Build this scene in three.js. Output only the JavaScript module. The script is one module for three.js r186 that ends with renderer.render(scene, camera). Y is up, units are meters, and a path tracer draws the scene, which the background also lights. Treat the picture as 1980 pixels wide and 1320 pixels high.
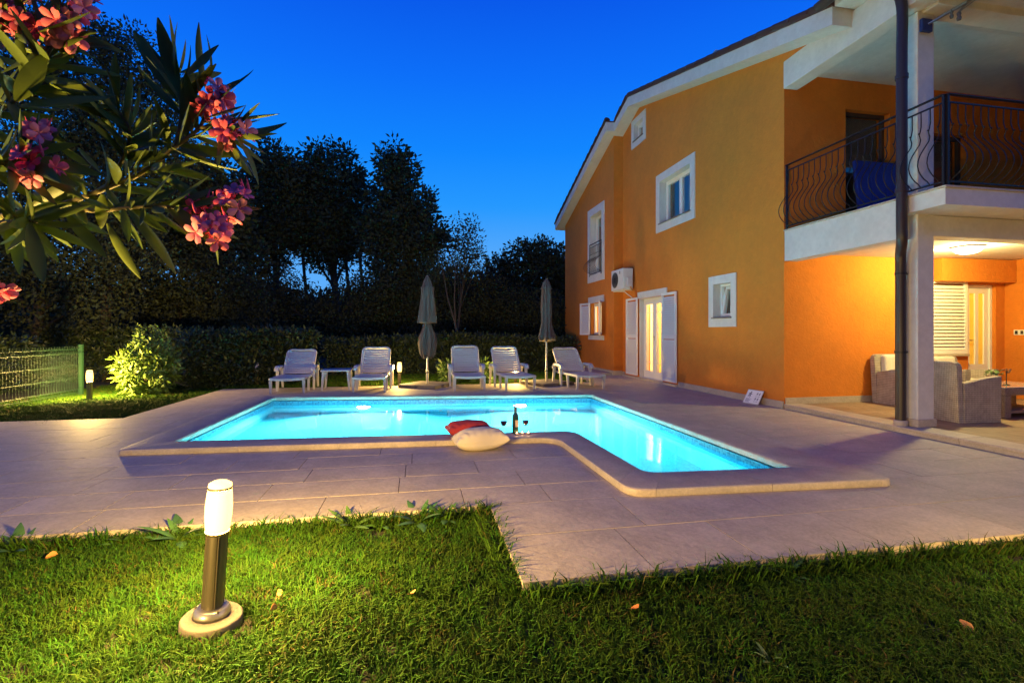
import * as THREE from 'three';
import { mergeGeometries, mergeVertices, toCreasedNormals } from 'three/addons/utils/BufferGeometryUtils.js';
import { RoundedBoxGeometry } from 'three/addons/geometries/RoundedBoxGeometry.js';

// ------------------------------------------------------------------ camera, sky, light, exposure
const scene = new THREE.Scene();
const FOCAL = 960, EYE = 1.2, TURN = Math.atan(185 / FOCAL);          // lens measured on a 1980 x 1320 picture
const camera = new THREE.PerspectiveCamera(2 * Math.atan(660 / FOCAL) * 180 / Math.PI, 1980 / 1320, 0.05, 600);
camera.setViewOffset(1980, 1320, 0, 17, 1980, 1320);                    // level camera, lens shifted a little
camera.position.set(0, EYE, 0);
camera.rotation.y = -TURN;
scene.add(camera);

const renderer = new THREE.WebGLRenderer({ antialias: true });
renderer.toneMapping = THREE.LinearToneMapping;
renderer.toneMappingExposure = 1.0;
renderer.shadowMap.enabled = true;

{ // clear dusk sky: deep blue overhead, paler towards the horizon
  const W = 256, Hh = 256, data = new Float32Array(W * Hh * 4);
  const stops = [[-90, .002, .006, .02], [-1, .002, .006, .02], [0, .13, .44, .95], [8, .10, .41, .97], [14, .02, .32, 1.0], [20, .006, .24, 1.0], [27, .004, .16, .95], [34, .003, .10, .82], [48, .003, .042, .40], [90, .003, .018, .17]];
  for (let j = 0; j < Hh; j++) {
    const e = (j + .5) / Hh * 180 - 90;
    let k = 0; while (k < stops.length - 2 && e > stops[k + 1][0]) k++;
    const a = stops[k], b = stops[k + 1], t = THREE.MathUtils.clamp((e - a[0]) / (b[0] - a[0]), 0, 1);
    for (let i = 0; i < W; i++) { const o = (j * W + i) * 4; for (let c = 0; c < 3; c++) data[o + c] = a[c + 1] + (b[c + 1] - a[c + 1]) * t; data[o + 3] = 1; }
  }
  const sky = new THREE.DataTexture(data, W, Hh, THREE.RGBAFormat, THREE.FloatType);
  sky.mapping = THREE.EquirectangularReflectionMapping; sky.magFilter = sky.minFilter = THREE.LinearFilter; sky.needsUpdate = true;
  scene.background = sky; scene.environment = sky;
}
const sun = new THREE.DirectionalLight(new THREE.Color().setRGB(1, .86, .72), 0.02);   // the last afterglow, sun already down
sun.position.set(-30, 12, 18); sun.shadow.radius = 60; sun.castShadow = true;
Object.assign(sun.shadow.camera, { left: -25, right: 25, top: 25, bottom: -25, near: 1, far: 90 });
scene.add(sun);
const WARM = [1, .63, .165], BOLLARD_CD = 30;                             // tungsten garden lamps
const POOL_CD = 290;

// ------------------------------------------------------------------ helpers
function rng(seed) { let a = seed >>> 0; return () => { a = (a + 0x6D2B79F5) | 0; let t = Math.imul(a ^ (a >>> 15), 1 | a); t = (t + Math.imul(t ^ (t >>> 7), 61 | t)) ^ t; return ((t ^ (t >>> 14)) >>> 0) / 4294967296; }; }
const R0 = rng(7), V3 = (x, y, z) => new THREE.Vector3(x, y, z), { lerp, clamp, smoothstep } = THREE.MathUtils;
const SN = Math.sin(TURN), CS = Math.cos(TURN);
function at(px, py, d) { const lat = (px - 990) / FOCAL * d; return V3(d * SN + lat * CS, EYE + (643 - py) / FOCAL * d, -d * CS + lat * SN); }
const used = {};
function numbered(n) { const k = used[n] = (used[n] ?? -1) + 1; return k ? n + '_' + String(k).padStart(3, '0') : n; }
function mesh(name, geo, mat, parent) { const m = new THREE.Mesh(Array.isArray(geo) ? merge(geo) : geo, mat); m.name = parent ? name : numbered(name); m.castShadow = m.receiveShadow = true; (parent ?? scene).add(m); return m; }
function thing(name, label, category, pos = [0, 0, 0], turn = 0, group) { const o = new THREE.Group(); o.name = numbered(name); o.position.set(...pos); o.rotation.y = turn; o.userData = { label, category }; if (group) o.userData.group = group; scene.add(o); return o; }
function tag(o, label, category, group, kind) { if (label) o.userData.label = label; if (category) o.userData.category = category; if (group) o.userData.group = group; if (kind) o.userData.kind = kind; return o; }
function struct(o, label) { o.userData.kind = 'structure'; if (label) o.userData.label = label; return o; }
function copyOf(src, pos, turn, label) { const c = src.clone(); c.name = numbered(src.name.replace(/_\d{3}$/, '')); c.userData = { ...src.userData }; if (label) c.userData.label = label; c.position.set(...pos); c.rotation.y = turn; scene.add(c); return c; }
function clean(g) { let q = g.index ? g.toNonIndexed() : g; if (!q.attributes.normal) q.computeVertexNormals(); for (const k of Object.keys(q.attributes)) if (!['position', 'normal', 'uv'].includes(k)) q.deleteAttribute(k); if (!q.attributes.uv) q.setAttribute('uv', new THREE.BufferAttribute(new Float32Array(q.attributes.position.count * 2), 2)); q.morphAttributes = {}; q.clearGroups(); return q; }
function merge(list) { return list.length === 1 ? list[0] : mergeGeometries(list.map(clean)); }
function box(x0, x1, y0, y1, z0, z1) { const g = new THREE.BoxGeometry(x1 - x0, y1 - y0, z1 - z0); g.translate((x0 + x1) / 2, (y0 + y1) / 2, (z0 + z1) / 2); return g; }
function rbox(x0, x1, y0, y1, z0, z1, r = .01, s = 2) { const g = new RoundedBoxGeometry(x1 - x0, y1 - y0, z1 - z0, s, Math.min(r, (x1 - x0) / 2.01, (y1 - y0) / 2.01, (z1 - z0) / 2.01)); g.translate((x0 + x1) / 2, (y0 + y1) / 2, (z0 + z1) / 2); return g; }
function cyl(x, y0, y1, z, r0, r1 = r0, n = 16) { const g = new THREE.CylinderGeometry(r1, r0, y1 - y0, n); g.translate(x, (y0 + y1) / 2, z); return g; }
function lathe(pts, n = 24) { return new THREE.LatheGeometry(pts.map(([r, y]) => new THREE.Vector2(r, y)), n); }
function tube(pts, r, seg = 12, rad = 6) { return new THREE.TubeGeometry(new THREE.CatmullRomCurve3(pts.map((p) => p.isVector3 ? p : V3(...p))), seg, r, rad); }
function bar(a, b, w, h = w) { const A = V3(...a), B = V3(...b), g = new THREE.BoxGeometry(w, h, A.distanceTo(B)); g.applyMatrix4(new THREE.Matrix4().lookAt(A, B, Math.abs(A.clone().sub(B).normalize().y) > .98 ? V3(1, 0, 0) : V3(0, 1, 0))); const m = A.add(B).multiplyScalar(.5); g.translate(m.x, m.y, m.z); return g; }
function rod(a, b, r, n = 6) { const A = V3(...a), B = V3(...b), g = new THREE.CylinderGeometry(r, r, A.distanceTo(B), n); g.applyQuaternion(new THREE.Quaternion().setFromUnitVectors(V3(0, 1, 0), B.clone().sub(A).normalize())); const m = A.add(B).multiplyScalar(.5); g.translate(m.x, m.y, m.z); return g; }
function loft(rings, ringClosed = true, caps = true) { // rings of equal length
  const n = rings[0].length, p = [], ix = []; rings.forEach((r) => r.forEach((v) => p.push(v.x, v.y, v.z)));
  const m = ringClosed ? n : n - 1;
  for (let i = 0; i < rings.length - 1; i++) for (let j = 0; j < m; j++) { const a = i * n + j, b = i * n + (j + 1) % n, c = a + n, d = b + n; ix.push(a, b, c, b, d, c); }
  if (caps && ringClosed) for (const [row, flip] of [[0, 1], [rings.length - 1, 0]]) { const b = row * n; for (let j = 1; j < n - 1; j++) flip ? ix.push(b, b + j + 1, b + j) : ix.push(b, b + j, b + j + 1); }
  const g = new THREE.BufferGeometry(); g.setAttribute('position', new THREE.Float32BufferAttribute(p, 3)); g.setIndex(ix); g.computeVertexNormals(); return g;
}
function taper(pts, radii, rad = 7) { // a limb with changing thickness
  const P = pts.map((p) => p.isVector3 ? p : V3(...p)), rings = [];
  P.forEach((p, i) => { const t = P[Math.min(i + 1, P.length - 1)].clone().sub(P[Math.max(i - 1, 0)]).normalize(); const u = V3(t.z, .3, -t.x).cross(t).normalize(), v = t.clone().cross(u); rings.push(Array.from({ length: rad }, (_, k) => { const a = k / rad * 2 * Math.PI; return p.clone().addScaledVector(u, Math.cos(a) * radii[i]).addScaledVector(v, Math.sin(a) * radii[i]); })); });
  return loft(rings);
}
function uvm(geo, size = 1, ox = 0, oy = 0) { // texture coordinates in metres by the way each face points
  const g = geo.index ? geo.toNonIndexed() : geo; if (!g.attributes.normal) g.computeVertexNormals();
  const p = g.attributes.position, uv = new Float32Array(p.count * 2), a = V3(), b = V3(), c = V3();
  for (let i = 0; i < p.count; i += 3) {
    a.fromBufferAttribute(p, i); b.fromBufferAttribute(p, i + 1).sub(a); c.fromBufferAttribute(p, i + 2).sub(a); b.cross(c);
    const X = Math.abs(b.x), Y = Math.abs(b.y), Z = Math.abs(b.z);
    for (let k = 0; k < 3; k++) { const x = p.getX(i + k), y = p.getY(i + k), z = p.getZ(i + k); const [u, v] = Y >= X && Y >= Z ? [x, z] : X >= Z ? [z, y] : [x, y]; uv[(i + k) * 2] = u / size + ox; uv[(i + k) * 2 + 1] = v / size + oy; }
  }
  g.setAttribute('uv', new THREE.BufferAttribute(uv, 2)); return g;
}
function offsetPoly(P, d) { // counter-clockwise seen with x right, z down is not assumed: sign from area
  const n = P.length; let ar = 0; for (let i = 0; i < n; i++) { const [x, z] = P[i], [u, w] = P[(i + 1) % n]; ar += x * w - u * z; } const s = ar > 0 ? 1 : -1;
  return P.map((p, i) => { const a = P[(i + n - 1) % n], b = P[(i + 1) % n]; const n1 = [p[1] - a[1], a[0] - p[0]], n2 = [b[1] - p[1], p[0] - b[0]], l1 = Math.hypot(...n1), l2 = Math.hypot(...n2); const q = [n1[0] / l1 + n2[0] / l2, n1[1] / l1 + n2[1] / l2], k = 2 / (q[0] * q[0] + q[1] * q[1]); return [p[0] + s * d * q[0] * k, p[1] + s * d * q[1] * k]; });
}
function flatShape(P, holes = []) { const s = new THREE.Shape(P.map(([x, z]) => new THREE.Vector2(x, -z))); for (const h of holes) s.holes.push(new THREE.Path(h.map(([x, z]) => new THREE.Vector2(x, -z)))); return s; }
function prism(P, y0, y1, holes = []) { const g = new THREE.ExtrudeGeometry(flatShape(P, holes), { depth: y1 - y0, bevelEnabled: false }); g.rotateX(-Math.PI / 2); g.translate(0, y0, 0); return g; }

// ---- noise and textures
function fbm(N, base, oct, seed, gain = .5) {
  const out = new Float32Array(N * N); let amp = 1, tot = 0;
  for (let o = 0, P = base; o < oct; o++, P *= 2) {
    const r = rng(seed + o * 101), G = Float32Array.from({ length: P * P }, () => r());
    for (let y = 0; y < N; y++) { const fy = y / N * P, y0 = Math.floor(fy), ty = fy - y0, sy = ty * ty * (3 - 2 * ty), ya = y0 % P, yb = (y0 + 1) % P;
      for (let x = 0; x < N; x++) { const fx = x / N * P, x0 = Math.floor(fx), tx = fx - x0, sx = tx * tx * (3 - 2 * tx), xa = x0 % P, xb = (x0 + 1) % P;
        out[y * N + x] += amp * lerp(lerp(G[ya * P + xa], G[ya * P + xb], sx), lerp(G[yb * P + xa], G[yb * P + xb], sx), sy); } }
    tot += amp; amp *= gain;
  }
  return out.map((v) => v / tot);
}
function tex(N, fn, srgb = true) { const d = new Uint8Array(N * N * 4); for (let y = 0; y < N; y++) for (let x = 0; x < N; x++) { const c = fn(x, y), o = (y * N + x) * 4; d[o] = clamp(c[0], 0, 1) * 255; d[o + 1] = clamp(c[1], 0, 1) * 255; d[o + 2] = clamp(c[2], 0, 1) * 255; d[o + 3] = 255; } const t = new THREE.DataTexture(d, N, N); t.wrapS = t.wrapT = THREE.RepeatWrapping; t.magFilter = t.minFilter = THREE.LinearFilter; if (srgb) t.colorSpace = THREE.SRGBColorSpace; t.needsUpdate = true; return t; }
const n512a = fbm(512, 6, 6, 11), n512b = fbm(512, 24, 5, 23, .65), n512c = fbm(512, 64, 3, 31, .8), n512d = fbm(512, 3, 4, 47);
const grey = (a) => (x, y) => { const v = a[y * 512 + x]; return [v, v, v]; };
const bumpFine = tex(512, grey(n512c), false), bumpMid = tex(512, grey(n512b), false);
const tintTex = (lo, hi, a = n512a, b = n512b, k = .5) => tex(512, (x, y) => { const v = clamp((a[y * 512 + x] * (1 - k) + b[y * 512 + x] * k - .3) * 2.5, 0, 1); return [lerp(lo, hi, v), lerp(lo, hi, v), lerp(lo, hi, v)]; });
const mottled = tintTex(.93, 1), stoneTint = tintTex(.85, 1, n512a, n512c, .5);
const std = (rgb, rough = .8, extra = {}) => { const m = new THREE.MeshStandardMaterial({ roughness: rough, ...extra }); m.color.setRGB(...rgb); return m; };
const phys = (rgb, rough, extra = {}) => { const m = new THREE.MeshPhysicalMaterial({ roughness: rough, ...extra }); m.color.setRGB(...rgb); return m; };

const M = {};
M.orange = std([.645, .197, .016], .92, { map: mottled, bumpMap: bumpFine, bumpScale: .006 });
M.white = std([.68, .66, .61], .8, { map: mottled, bumpMap: bumpFine, bumpScale: .0015 });
M.plastic = phys([.55, .54, .53], .38, { clearcoat: .1 });
M.frame = std([.78, .77, .74], .45);
M.iron = std([.018, .016, .018], .45, { metalness: .3 });
M.pipe = std([.035, .022, .02], .42);
M.base = std([.40, .34, .28], .7, { map: stoneTint });
M.glass = phys([.96, .98, .98], .02, { transmission: 1, thickness: 0, ior: 1.5 });
M.tiles = [0, 1, 2, 3].map((k) => std([[.575, .48, .375], [.55, .462, .362], [.60, .50, .388], [.562, .475, .375]][k], .68, { map: stoneTint, bumpMap: bumpMid, bumpScale: .0025 }));
M.grout = std([.15, .125, .10], .95, { map: mottled });
M.coping = [0, 1, 2].map((k) => std([[.56, .47, .36], [.53, .45, .35], [.58, .48, .365]][k], .6, { map: stoneTint, bumpMap: bumpMid, bumpScale: .002 }));
M.soil = std([.045, .036, .018], 1, { map: tintTex(.5, 1), bumpMap: bumpMid, bumpScale: .02 });
const grainTex = tex(512, (x, y) => { const v = .72 + .28 * n512b[(y >> 3) * 512 + x] + .22 * (n512c[((y >> 4) * 512) + (x % 512)] - .5); return [v, v * .985, v * .96]; });
M.plank = [0, 1, 2].map((k) => std([[.40, .29, .19], [.36, .26, .17], [.43, .32, .22]][k], .55, { map: grainTex }));
M.concrete = std([.22, .18, .14], .9, { map: mottled, bumpMap: bumpFine, bumpScale: .0015 });
M.darkroom = std([.25, .22, .2], .9);

// ================================================================== SETTING: ground, patio, pool
const POOL_IN = [[-2.48, -9.42], [-2.50, -5.81], [1.81, -5.55], [1.85, -3.79], [3.14, -3.70], [3.17, -8.74]];
const POOL_OUT = [[-2.86, -9.78], [-2.86, -5.46], [1.50, -5.23], [1.52, -3.37], [3.66, -3.24], [3.54, -9.08]];
const LAWN_Y = -.08;
{
  const hole = offsetPoly(POOL_IN, .22);
  struct(mesh('ground', uvm(prism([[-220, 60], [220, 60], [220, -260], [-220, -260]], LAWN_Y - .05, LAWN_Y, [hole]), 1.7), M.soil), 'dark earth under the lawn and the wood');
}
const DECK = [[-9, -3.42], [.5, -3.42], [.5, -2.33], [9, -2.33], [9, -13.12], [4.2, -13.12], [4.2, -11.52], [-4.05, -11.52], [-4.05, -7.62], [-9, -7.72]];
const patio = new THREE.Group(); patio.name = numbered('patio'); struct(patio, 'pale stone slab patio around the pool'); scene.add(patio);
mesh('patio_bed', uvm(prism(offsetPoly(DECK, -.012), -.2, -.009, [offsetPoly(POOL_IN, .17)]), 1.1), M.grout, patio);
{
  const r = rng(91), rects = [], ROW = .405;
  const cut = (list, [a, b, c, d]) => list.flatMap(([x0, x1, z0, z1]) => { if (x1 <= a || x0 >= b || z1 <= c || z0 >= d) return [[x0, x1, z0, z1]]; const o = []; if (x0 < a) o.push([x0, a, z0, z1]); if (x1 > b) o.push([b, x1, z0, z1]); const X0 = Math.max(x0, a), X1 = Math.min(x1, b); if (z0 < c) o.push([X0, X1, z0, c]); if (z1 > d) o.push([X0, X1, d, z1]); return o; });
  const holes = [[-2.62, 3.30, -9.55, -5.62], [1.68, 3.30, -5.62, -3.5]];
  let z = -3.42 + 0, rows = [];
  for (; z > -12.9; z -= ROW) rows.push([z - ROW, z]);
  rows.push([-3.42, -2.875], [-2.875, -2.33]);
  for (const [z0, z1] of rows) {
    let x = z1 > -3.4 ? .5 : z1 > -7.6 ? -7.2 : z1 > -11.4 ? -4.05 : 4.2; const end = z0 > -4 ? 6.2 : 5.68; let first = true;
    while (x < end - .05) { let L = [.62, .8, .98][Math.floor(r() * 3)] * (first ? .4 + r() * .6 : 1); first = false; if (end - x - L < .25) L = end - x; rects.push([x, Math.min(x + L, end), z0, z1]); x += L; }
  }
  let list = []; for (const t of rects) { let parts = [t]; for (const h of holes) parts = cut(parts, h); list.push(...parts); }
  list = list.filter(([a, b, c, d]) => b - a > .03 && d - c > .03);
  // those that show stay single; slivers under the coping are left out
  const seen = list.map((q) => { const cx = (q[0] + q[1]) / 2, cz = (q[2] + q[3]) / 2, d = cx * SN - cz * CS, lat = cx * CS + cz * SN; return { q, d, px: 990 + FOCAL * lat / d }; });
  const near = seen.sort((a, b) => a.d - b.d), rest = [];
  let count = 0;
  for (const { q: [x0, x1, z0, z1], px } of near) {
    const g = uvm(box(x0 + .0028, x1 - .0028, -.04, -.001 + r() * .002, z0 + .0028, z1 - .0028), 1.3, r() * 3, r() * 3);
    if (px > -160 && px < 2120 && count < 299) { mesh('paving_slab', g, M.tiles[Math.floor(r() * 4)], patio); count++; } else rest.push(g);
  }
  if (rest.length) tag(mesh('paving_slab', rest, M.tiles[0], patio), null, null, null, 'stuff');
}
// ---- pool
const pool = new THREE.Group(); pool.name = numbered('swimming_pool'); struct(pool, 'L shaped swimming pool lit from under water'); scene.add(pool);
const WATER_Y = -.07, FLOOR_Y = -1.0;
{
  const cells = rng(5), tone = Float32Array.from({ length: 64 * 64 }, () => cells());
  const mosaic = tex(512, (x, y) => { const t = tone[(y >> 3) * 64 + (x >> 3)], j = (x & 7) === 0 || (y & 7) === 0; const k = j ? .95 : .86 + .14 * t; return [k * .90, k * .97, k]; });
  const band = tex(512, (x, y) => { const t = tone[((y >> 3) * 64 + (x >> 3) + 999) % 4096], j = (x & 7) === 0 || (y & 7) === 0; return j ? [.5, .68, .72] : t > .6 ? [.16, .44, .56] : t > .3 ? [.24, .54, .65] : [.36, .64, .72]; });
  M.mosaic = std([.56, .66, .68], .35, { map: mosaic }); M.band = std([.7, .8, .85], .3, { map: band });
  const out = offsetPoly(POOL_IN, .15);
  mesh('pool_wall', uvm(prism(out, FLOOR_Y - .1, -.215, [POOL_IN]), 1.6), M.mosaic, pool);
  mesh('waterline_band', uvm(prism(out, -.214, -.011, [POOL_IN]), 1.6), M.band, pool);
  mesh('pool_floor', uvm(prism(offsetPoly(POOL_IN, .1), FLOOR_Y - .1, FLOOR_Y), 1.6), M.mosaic, pool);
  // coping stones with a rounded outer edge, rounded at the two inner corners
  const n = 6, pairs = []; // [inner, outer, joint]
  const fil = (P, i, rad) => { const p = P[i], a = P[(i + n - 1) % n], b = P[(i + 1) % n], la = Math.hypot(a[0] - p[0], a[1] - p[1]), lb = Math.hypot(b[0] - p[0], b[1] - p[1]); const A = [p[0] + (a[0] - p[0]) / la * rad, p[1] + (a[1] - p[1]) / la * rad], B = [p[0] + (b[0] - p[0]) / lb * rad, p[1] + (b[1] - p[1]) / lb * rad]; return (t) => { const q = 1 - t; return [q * q * A[0] + 2 * q * t * p[0] + t * t * B[0], q * q * A[1] + 2 * q * t * p[1] + t * t * B[1]]; }; };
  const corners = [0, 1, 2, 3, 4, 5].map((i) => { const ri = [.05, .05, .16, .12, .05, .05][i], ro = [.06, .05, .24, .16, .06, .06][i]; const fi = fil(POOL_IN, i, ri), fo = fil(POOL_OUT, i, ro); return [0, .2, .4, .6, .8, 1].map((t) => [fi(t), fo(t)]); });
  const r = rng(3), stone = (list) => {
    const prof = [[0, .002, 0], [0, .045, 0], [.012, .056, 0], [.035, .0605, 0], [.5, .061, .5], [-.03, .0608, 1], [-.010, .0585, 1], [-.002, .052, 1], [0, .042, 1], [0, .008, 1], [-.004, .002, 1]];
    const rings = list.map(([I, O]) => { const w = Math.hypot(O[0] - I[0], O[1] - I[1]); return prof.map(([du, y, e]) => { const u = e === .5 ? .5 : e + du / w; return V3(lerp(I[0], O[0], u), y, lerp(I[1], O[1], u)); }); });
    const g = uvm(toCreasedNormals(loft(rings), .6), .9, r() * 4, r() * 4);
    mesh('coping_stone', g, M.coping[Math.floor(r() * 3)], pool);
  };
  const mix = (A, B, t) => [[lerp(A[0][0], B[0][0], t), lerp(A[0][1], B[0][1], t)], [lerp(A[1][0], B[1][0], t), lerp(A[1][1], B[1][1], t)]];
  for (let i = 0; i < n; i++) {
    const c = corners[i], nx = corners[(i + 1) % n], a = c[5], b = nx[0], L = Math.hypot(b[1][0] - a[1][0], b[1][1] - a[1][1]), k = Math.max(1, Math.round(L / .98)), g = .0022 / L;
    const prev = corners[(i + n - 1) % n][5], lead = mix(prev, c[0], 1 - Math.min(.3, .12 / L));
    stone([mix(c[0], prev, .02), ...c, mix(a, b, .02)]);
    for (let s = 0; s < k; s++) stone([mix(a, b, .02 + .96 * s / k + g), mix(a, b, .02 + .96 * (s + 1) / k - g)]);
  }
  // water body
  M.water = phys([1, 1, 1], .05, { transmission: 1, thickness: 1, ior: 1.33, attenuationDistance: 2.1, bumpMap: tex(512, grey(n512d), false), bumpScale: .004 });
  M.water.attenuationColor = new THREE.Color().setRGB(.20, .85, .95);
  struct(mesh('pool_water', uvm(prism(offsetPoly(POOL_IN, .012), FLOOR_Y - .012, WATER_Y), 2.5), M.water), 'still turquoise water filling the pool');
  // lamps in the far wall
  M.poolGlow = std([1, 1, 1], .4, { emissive: new THREE.Color(1, 1, 1), emissiveIntensity: 40 });
  for (const [px, k] of [[-.93, 1], [1.86, 1]]) {
    const z = lerp(-9.42, -8.74, (px + 2.48) / 5.65), y = -.42;
    const ring = lathe([[.115, 0], [.155, 0], [.16, .02], [.145, .035], [.12, .035], [.115, .02], [.115, 0]], 28); ring.rotateX(Math.PI / 2); ring.translate(px, y, z + .002);
    const rim = mesh('pool_lamp', ring, M.plastic, pool);
    const lens = lathe([[0, .034], [.06, .031], [.114, .022], [.114, .005]], 24); lens.rotateX(Math.PI / 2); lens.translate(px, y, z + .002);
    mesh('lamp_lens', lens, M.poolGlow, rim);
    const s = new THREE.SpotLight(new THREE.Color().setRGB(1, .97, .92), POOL_CD * k, 0, 1.3, 1, 2); s.position.set(px, y, z + .09); s.target.position.set(px - .05, y - .85, z + 2); s.shadow.radius = 4; s.castShadow = true; scene.add(s, s.target);
  }
}

// ================================================================== HOUSE
const house = thing('house', 'orange plastered two storey house with white trim and a balcony', 'house', [0, 0, 0]);
const frameX = (x) => new THREE.Matrix4().makeBasis(V3(0, 0, 1), V3(0, 1, 0), V3(-1, 0, 0)).setPosition(x, 0, 0);   // u = z, v = y, w out towards the pool
const frameZ = (z) => new THREE.Matrix4().makeTranslation(0, 0, z);                                                   // u = x, v = y, w out towards the viewer
const FA = frameX(5.72), FB = frameX(5.45), FC = frameZ(-6.9), FD = frameX(10.12);
const on = (F, list) => { const g = merge([].concat(list)); g.applyMatrix4(F); return g; };
const rect = (u0, u1, v0, v1) => [[u0, v0], [u1, v0], [u1, v1], [u0, v1]];
function plate(P, holes, w0, w1) { const s = new THREE.Shape(P.map(([u, v]) => new THREE.Vector2(u, v))); for (const h of holes) s.holes.push(new THREE.Path(h.map(([u, v]) => new THREE.Vector2(u, v)))); const g = new THREE.ExtrudeGeometry(s, { depth: w1 - w0, bevelEnabled: false }); g.translate(0, 0, w0); return g; }
const wall = (P, holes, F, t = .3, m = M.orange, name = 'wall') => mesh(name, uvm(on(F, plate(P, holes, -t, 0)), 1.9), m, house);
const roofR = (z) => 7.37 - .28 * (z + 12.1), roofL = (z) => 7.37 + .335 * (z + 12.1);       // top of the tiles
const U = { att: [-12.40, -11.86, 6.27, 6.73], mid: [-10.97, -9.62, 3.77, 4.80], sml: [-8.785, -8.235, 1.465, 2.14], dor: [-12.08, -10.84, .05, 2.07], fre: [-15.05, -14.06, 3.0, 4.88], low: [-14.98, -14.1, 1.12, 2.12], shu: [8.62, 9.24, .86, 2.03], ent: [9.33, 9.93, .07, 2.03], bal: [6.86, 7.72, 2.80, 4.84], ba2: [8.60, 9.30, 2.80, 4.58] };
const H = (k) => rect(...U[k]);
wall([[-13.15, -.15], [-6.9, -.15], [-6.9, roofR(-6.9) - .2], [-12.1, roofR(-12.1) - .2], [-13.15, roofL(-13.15) - .2]], [H('att'), H('mid'), H('sml'), H('dor')], FA);
wall([[-17.8, -.15], [-13.15, -.15], [-13.15, roofL(-13.15) - .2], [-17.8, roofL(-17.8) - .2]], [H('fre'), H('low')], FB);
mesh('return_wall', uvm(box(5.75, 6.0, -.15, 7.1, -13.45, -13.152), 1.9), M.orange, house);
wall([[6.02, -.15], [10.6, -.15], [10.6, 5.5], [6.02, 5.5]], [H('shu'), H('ent'), H('bal'), H('ba2')], FC);
wall([[-6.9, -.15], [-1.5, -.15], [-1.5, 2.6], [-6.9, 2.6]], [], FD);
mesh('wall', uvm(box(5.75, 12.2, -.15, 5.2, -18.1, -17.8), 1.9), M.orange, house);
mesh('wall', uvm(box(12, 12.3, -.15, 7.3, -17.8, -4), 1.9), M.orange, house);
mesh('wall', uvm(box(10.6, 12, -.15, 5.5, -7.2, -6.9), 1.9), M.orange, house);
wall([[-6.9, 5.482], [-5.72, 5.482], [-5.72, roofR(-5.72) - .2], [-6.9, roofR(-6.9) - .2]], [], FA, .2);
mesh('lintel', uvm(box(8.55, 10.11, 2.06, 2.44, -6.895, -6.72), 1.9), M.orange, house);
// floors, ceilings and inner partitions
M.inner = std([.72, .66, .52], .9);
const inner = (...b) => mesh('inner_wall', box(...b), M.inner, house);
inner(5.76, 12, -.12, .045, -17.79, -7.21); inner(5.77, 12, 2.5, 2.75, -17.79, -7.21);
inner(6.03, 12, .05, 2.49, -9.8, -9.7); inner(5.76, 12, .05, 2.49, -13.38, -13.28); inner(8.3, 8.4, .05, 2.49, -9.69, -7.21); inner(9.2, 9.3, .05, 2.49, -13.27, -9.81); inner(9.2, 9.3, .05, 2.49, -17.7, -13.4);
inner(6.03, 12, 2.76, 7, -9.3, -9.2); inner(6.03, 12, 2.76, 7, -13.38, -13.28); inner(8.0, 8.1, 2.76, 5.4, -9.1, -7.21);
// skirting of stone
for (const b of [[5.695, 5.718, -.04, .11, -10.1, -6.9], [5.695, 5.718, -.04, .11, -13.12, -13.01], [5.425, 5.448, -.04, .13, -17.8, -13.15], [5.45, 5.69, -.04, .13, -13.148, -13.125]]) mesh('skirting', uvm(box(...b), .8), M.coping[1], house);
mesh('skirting', uvm(merge([box(5.74, 9.3, .07, .17, -6.898, -6.88)]), .8), M.coping[1], house);
// roof
M.tile = std([.10, .045, .032], .85, { map: mottled });
const roof = mesh('roof', merge([
  on(frameX(0), plate([[-12.1, roofR(-12.1)], [-4.3, roofR(-4.3)], [-4.3, roofR(-4.3) - .05], [-12.1, roofR(-12.1) - .05]], [], -13, -5.76)),
  on(frameX(0), plate([[-12.1, roofR(-12.1)], [-5.62, roofR(-5.62)], [-5.62, roofR(-5.62) - .05], [-12.1, roofR(-12.1) - .05]], [], -5.76, -5.37)),
  on(frameX(0), plate([[-12.1, roofL(-12.1)], [-18.15, roofL(-18.15)], [-18.15, roofL(-18.15) - .05], [-12.1, roofL(-12.1) - .05]].reverse(), [], -13, -5.37)),
  on(frameX(0), plate([[-13.0, roofL(-13.0)], [-18.15, roofL(-18.15)], [-18.15, roofL(-18.15) - .05], [-13.0, roofL(-13.0) - .05]].reverse(), [], -5.37, -5.12))]), M.tile, house);
const slabR = (z0, z1, x0, x1, f = roofR, t = .24) => on(frameX(0), plate([[z0, f(z0) - .052], [z0, f(z0) - .052 - t], [z1, f(z1) - .052 - t], [z1, f(z1) - .052]], [], -x1, -x0));
mesh('verge_board', uvm(merge([slabR(-12.1, -5.64, 5.40, 5.9), slabR(-18.1, -12.1, 5.40, 5.9, roofL), slabR(-18.1, -12.98, 5.15, 5.399, roofL)]), 1.4), M.white, roof);
mesh('roof_deck', uvm(merge([slabR(-12.1, -4.32, 5.902, 12.9, roofR, .15), slabR(-18.1, -12.1, 5.902, 12.9, roofL, .15)]), 1.4), M.white, roof);
{ // rounded tiles along the verge
  const half = new THREE.CylinderGeometry(.075, .085, .40, 8, 1, false, -Math.PI / 2, Math.PI); half.rotateX(-Math.PI / 2);
  const put = (f, z, x, slope) => { const m = mesh('verge_tile', half, M.tile, roof); m.position.set(x, f(z) - .012, z); m.rotation.x = Math.atan(slope) + (slope > 0 ? .05 : -.05); };
  for (let z = -11.9; z < -5.7; z += .355) put(roofR, z, 5.43, .28);
  for (let z = -12.35; z > -13.0; z -= .355) put(roofL, z, 5.43, -.335);
  for (let z = -13.15; z > -18.1; z -= .355) put(roofL, z, 5.18, -.335);
}
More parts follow.
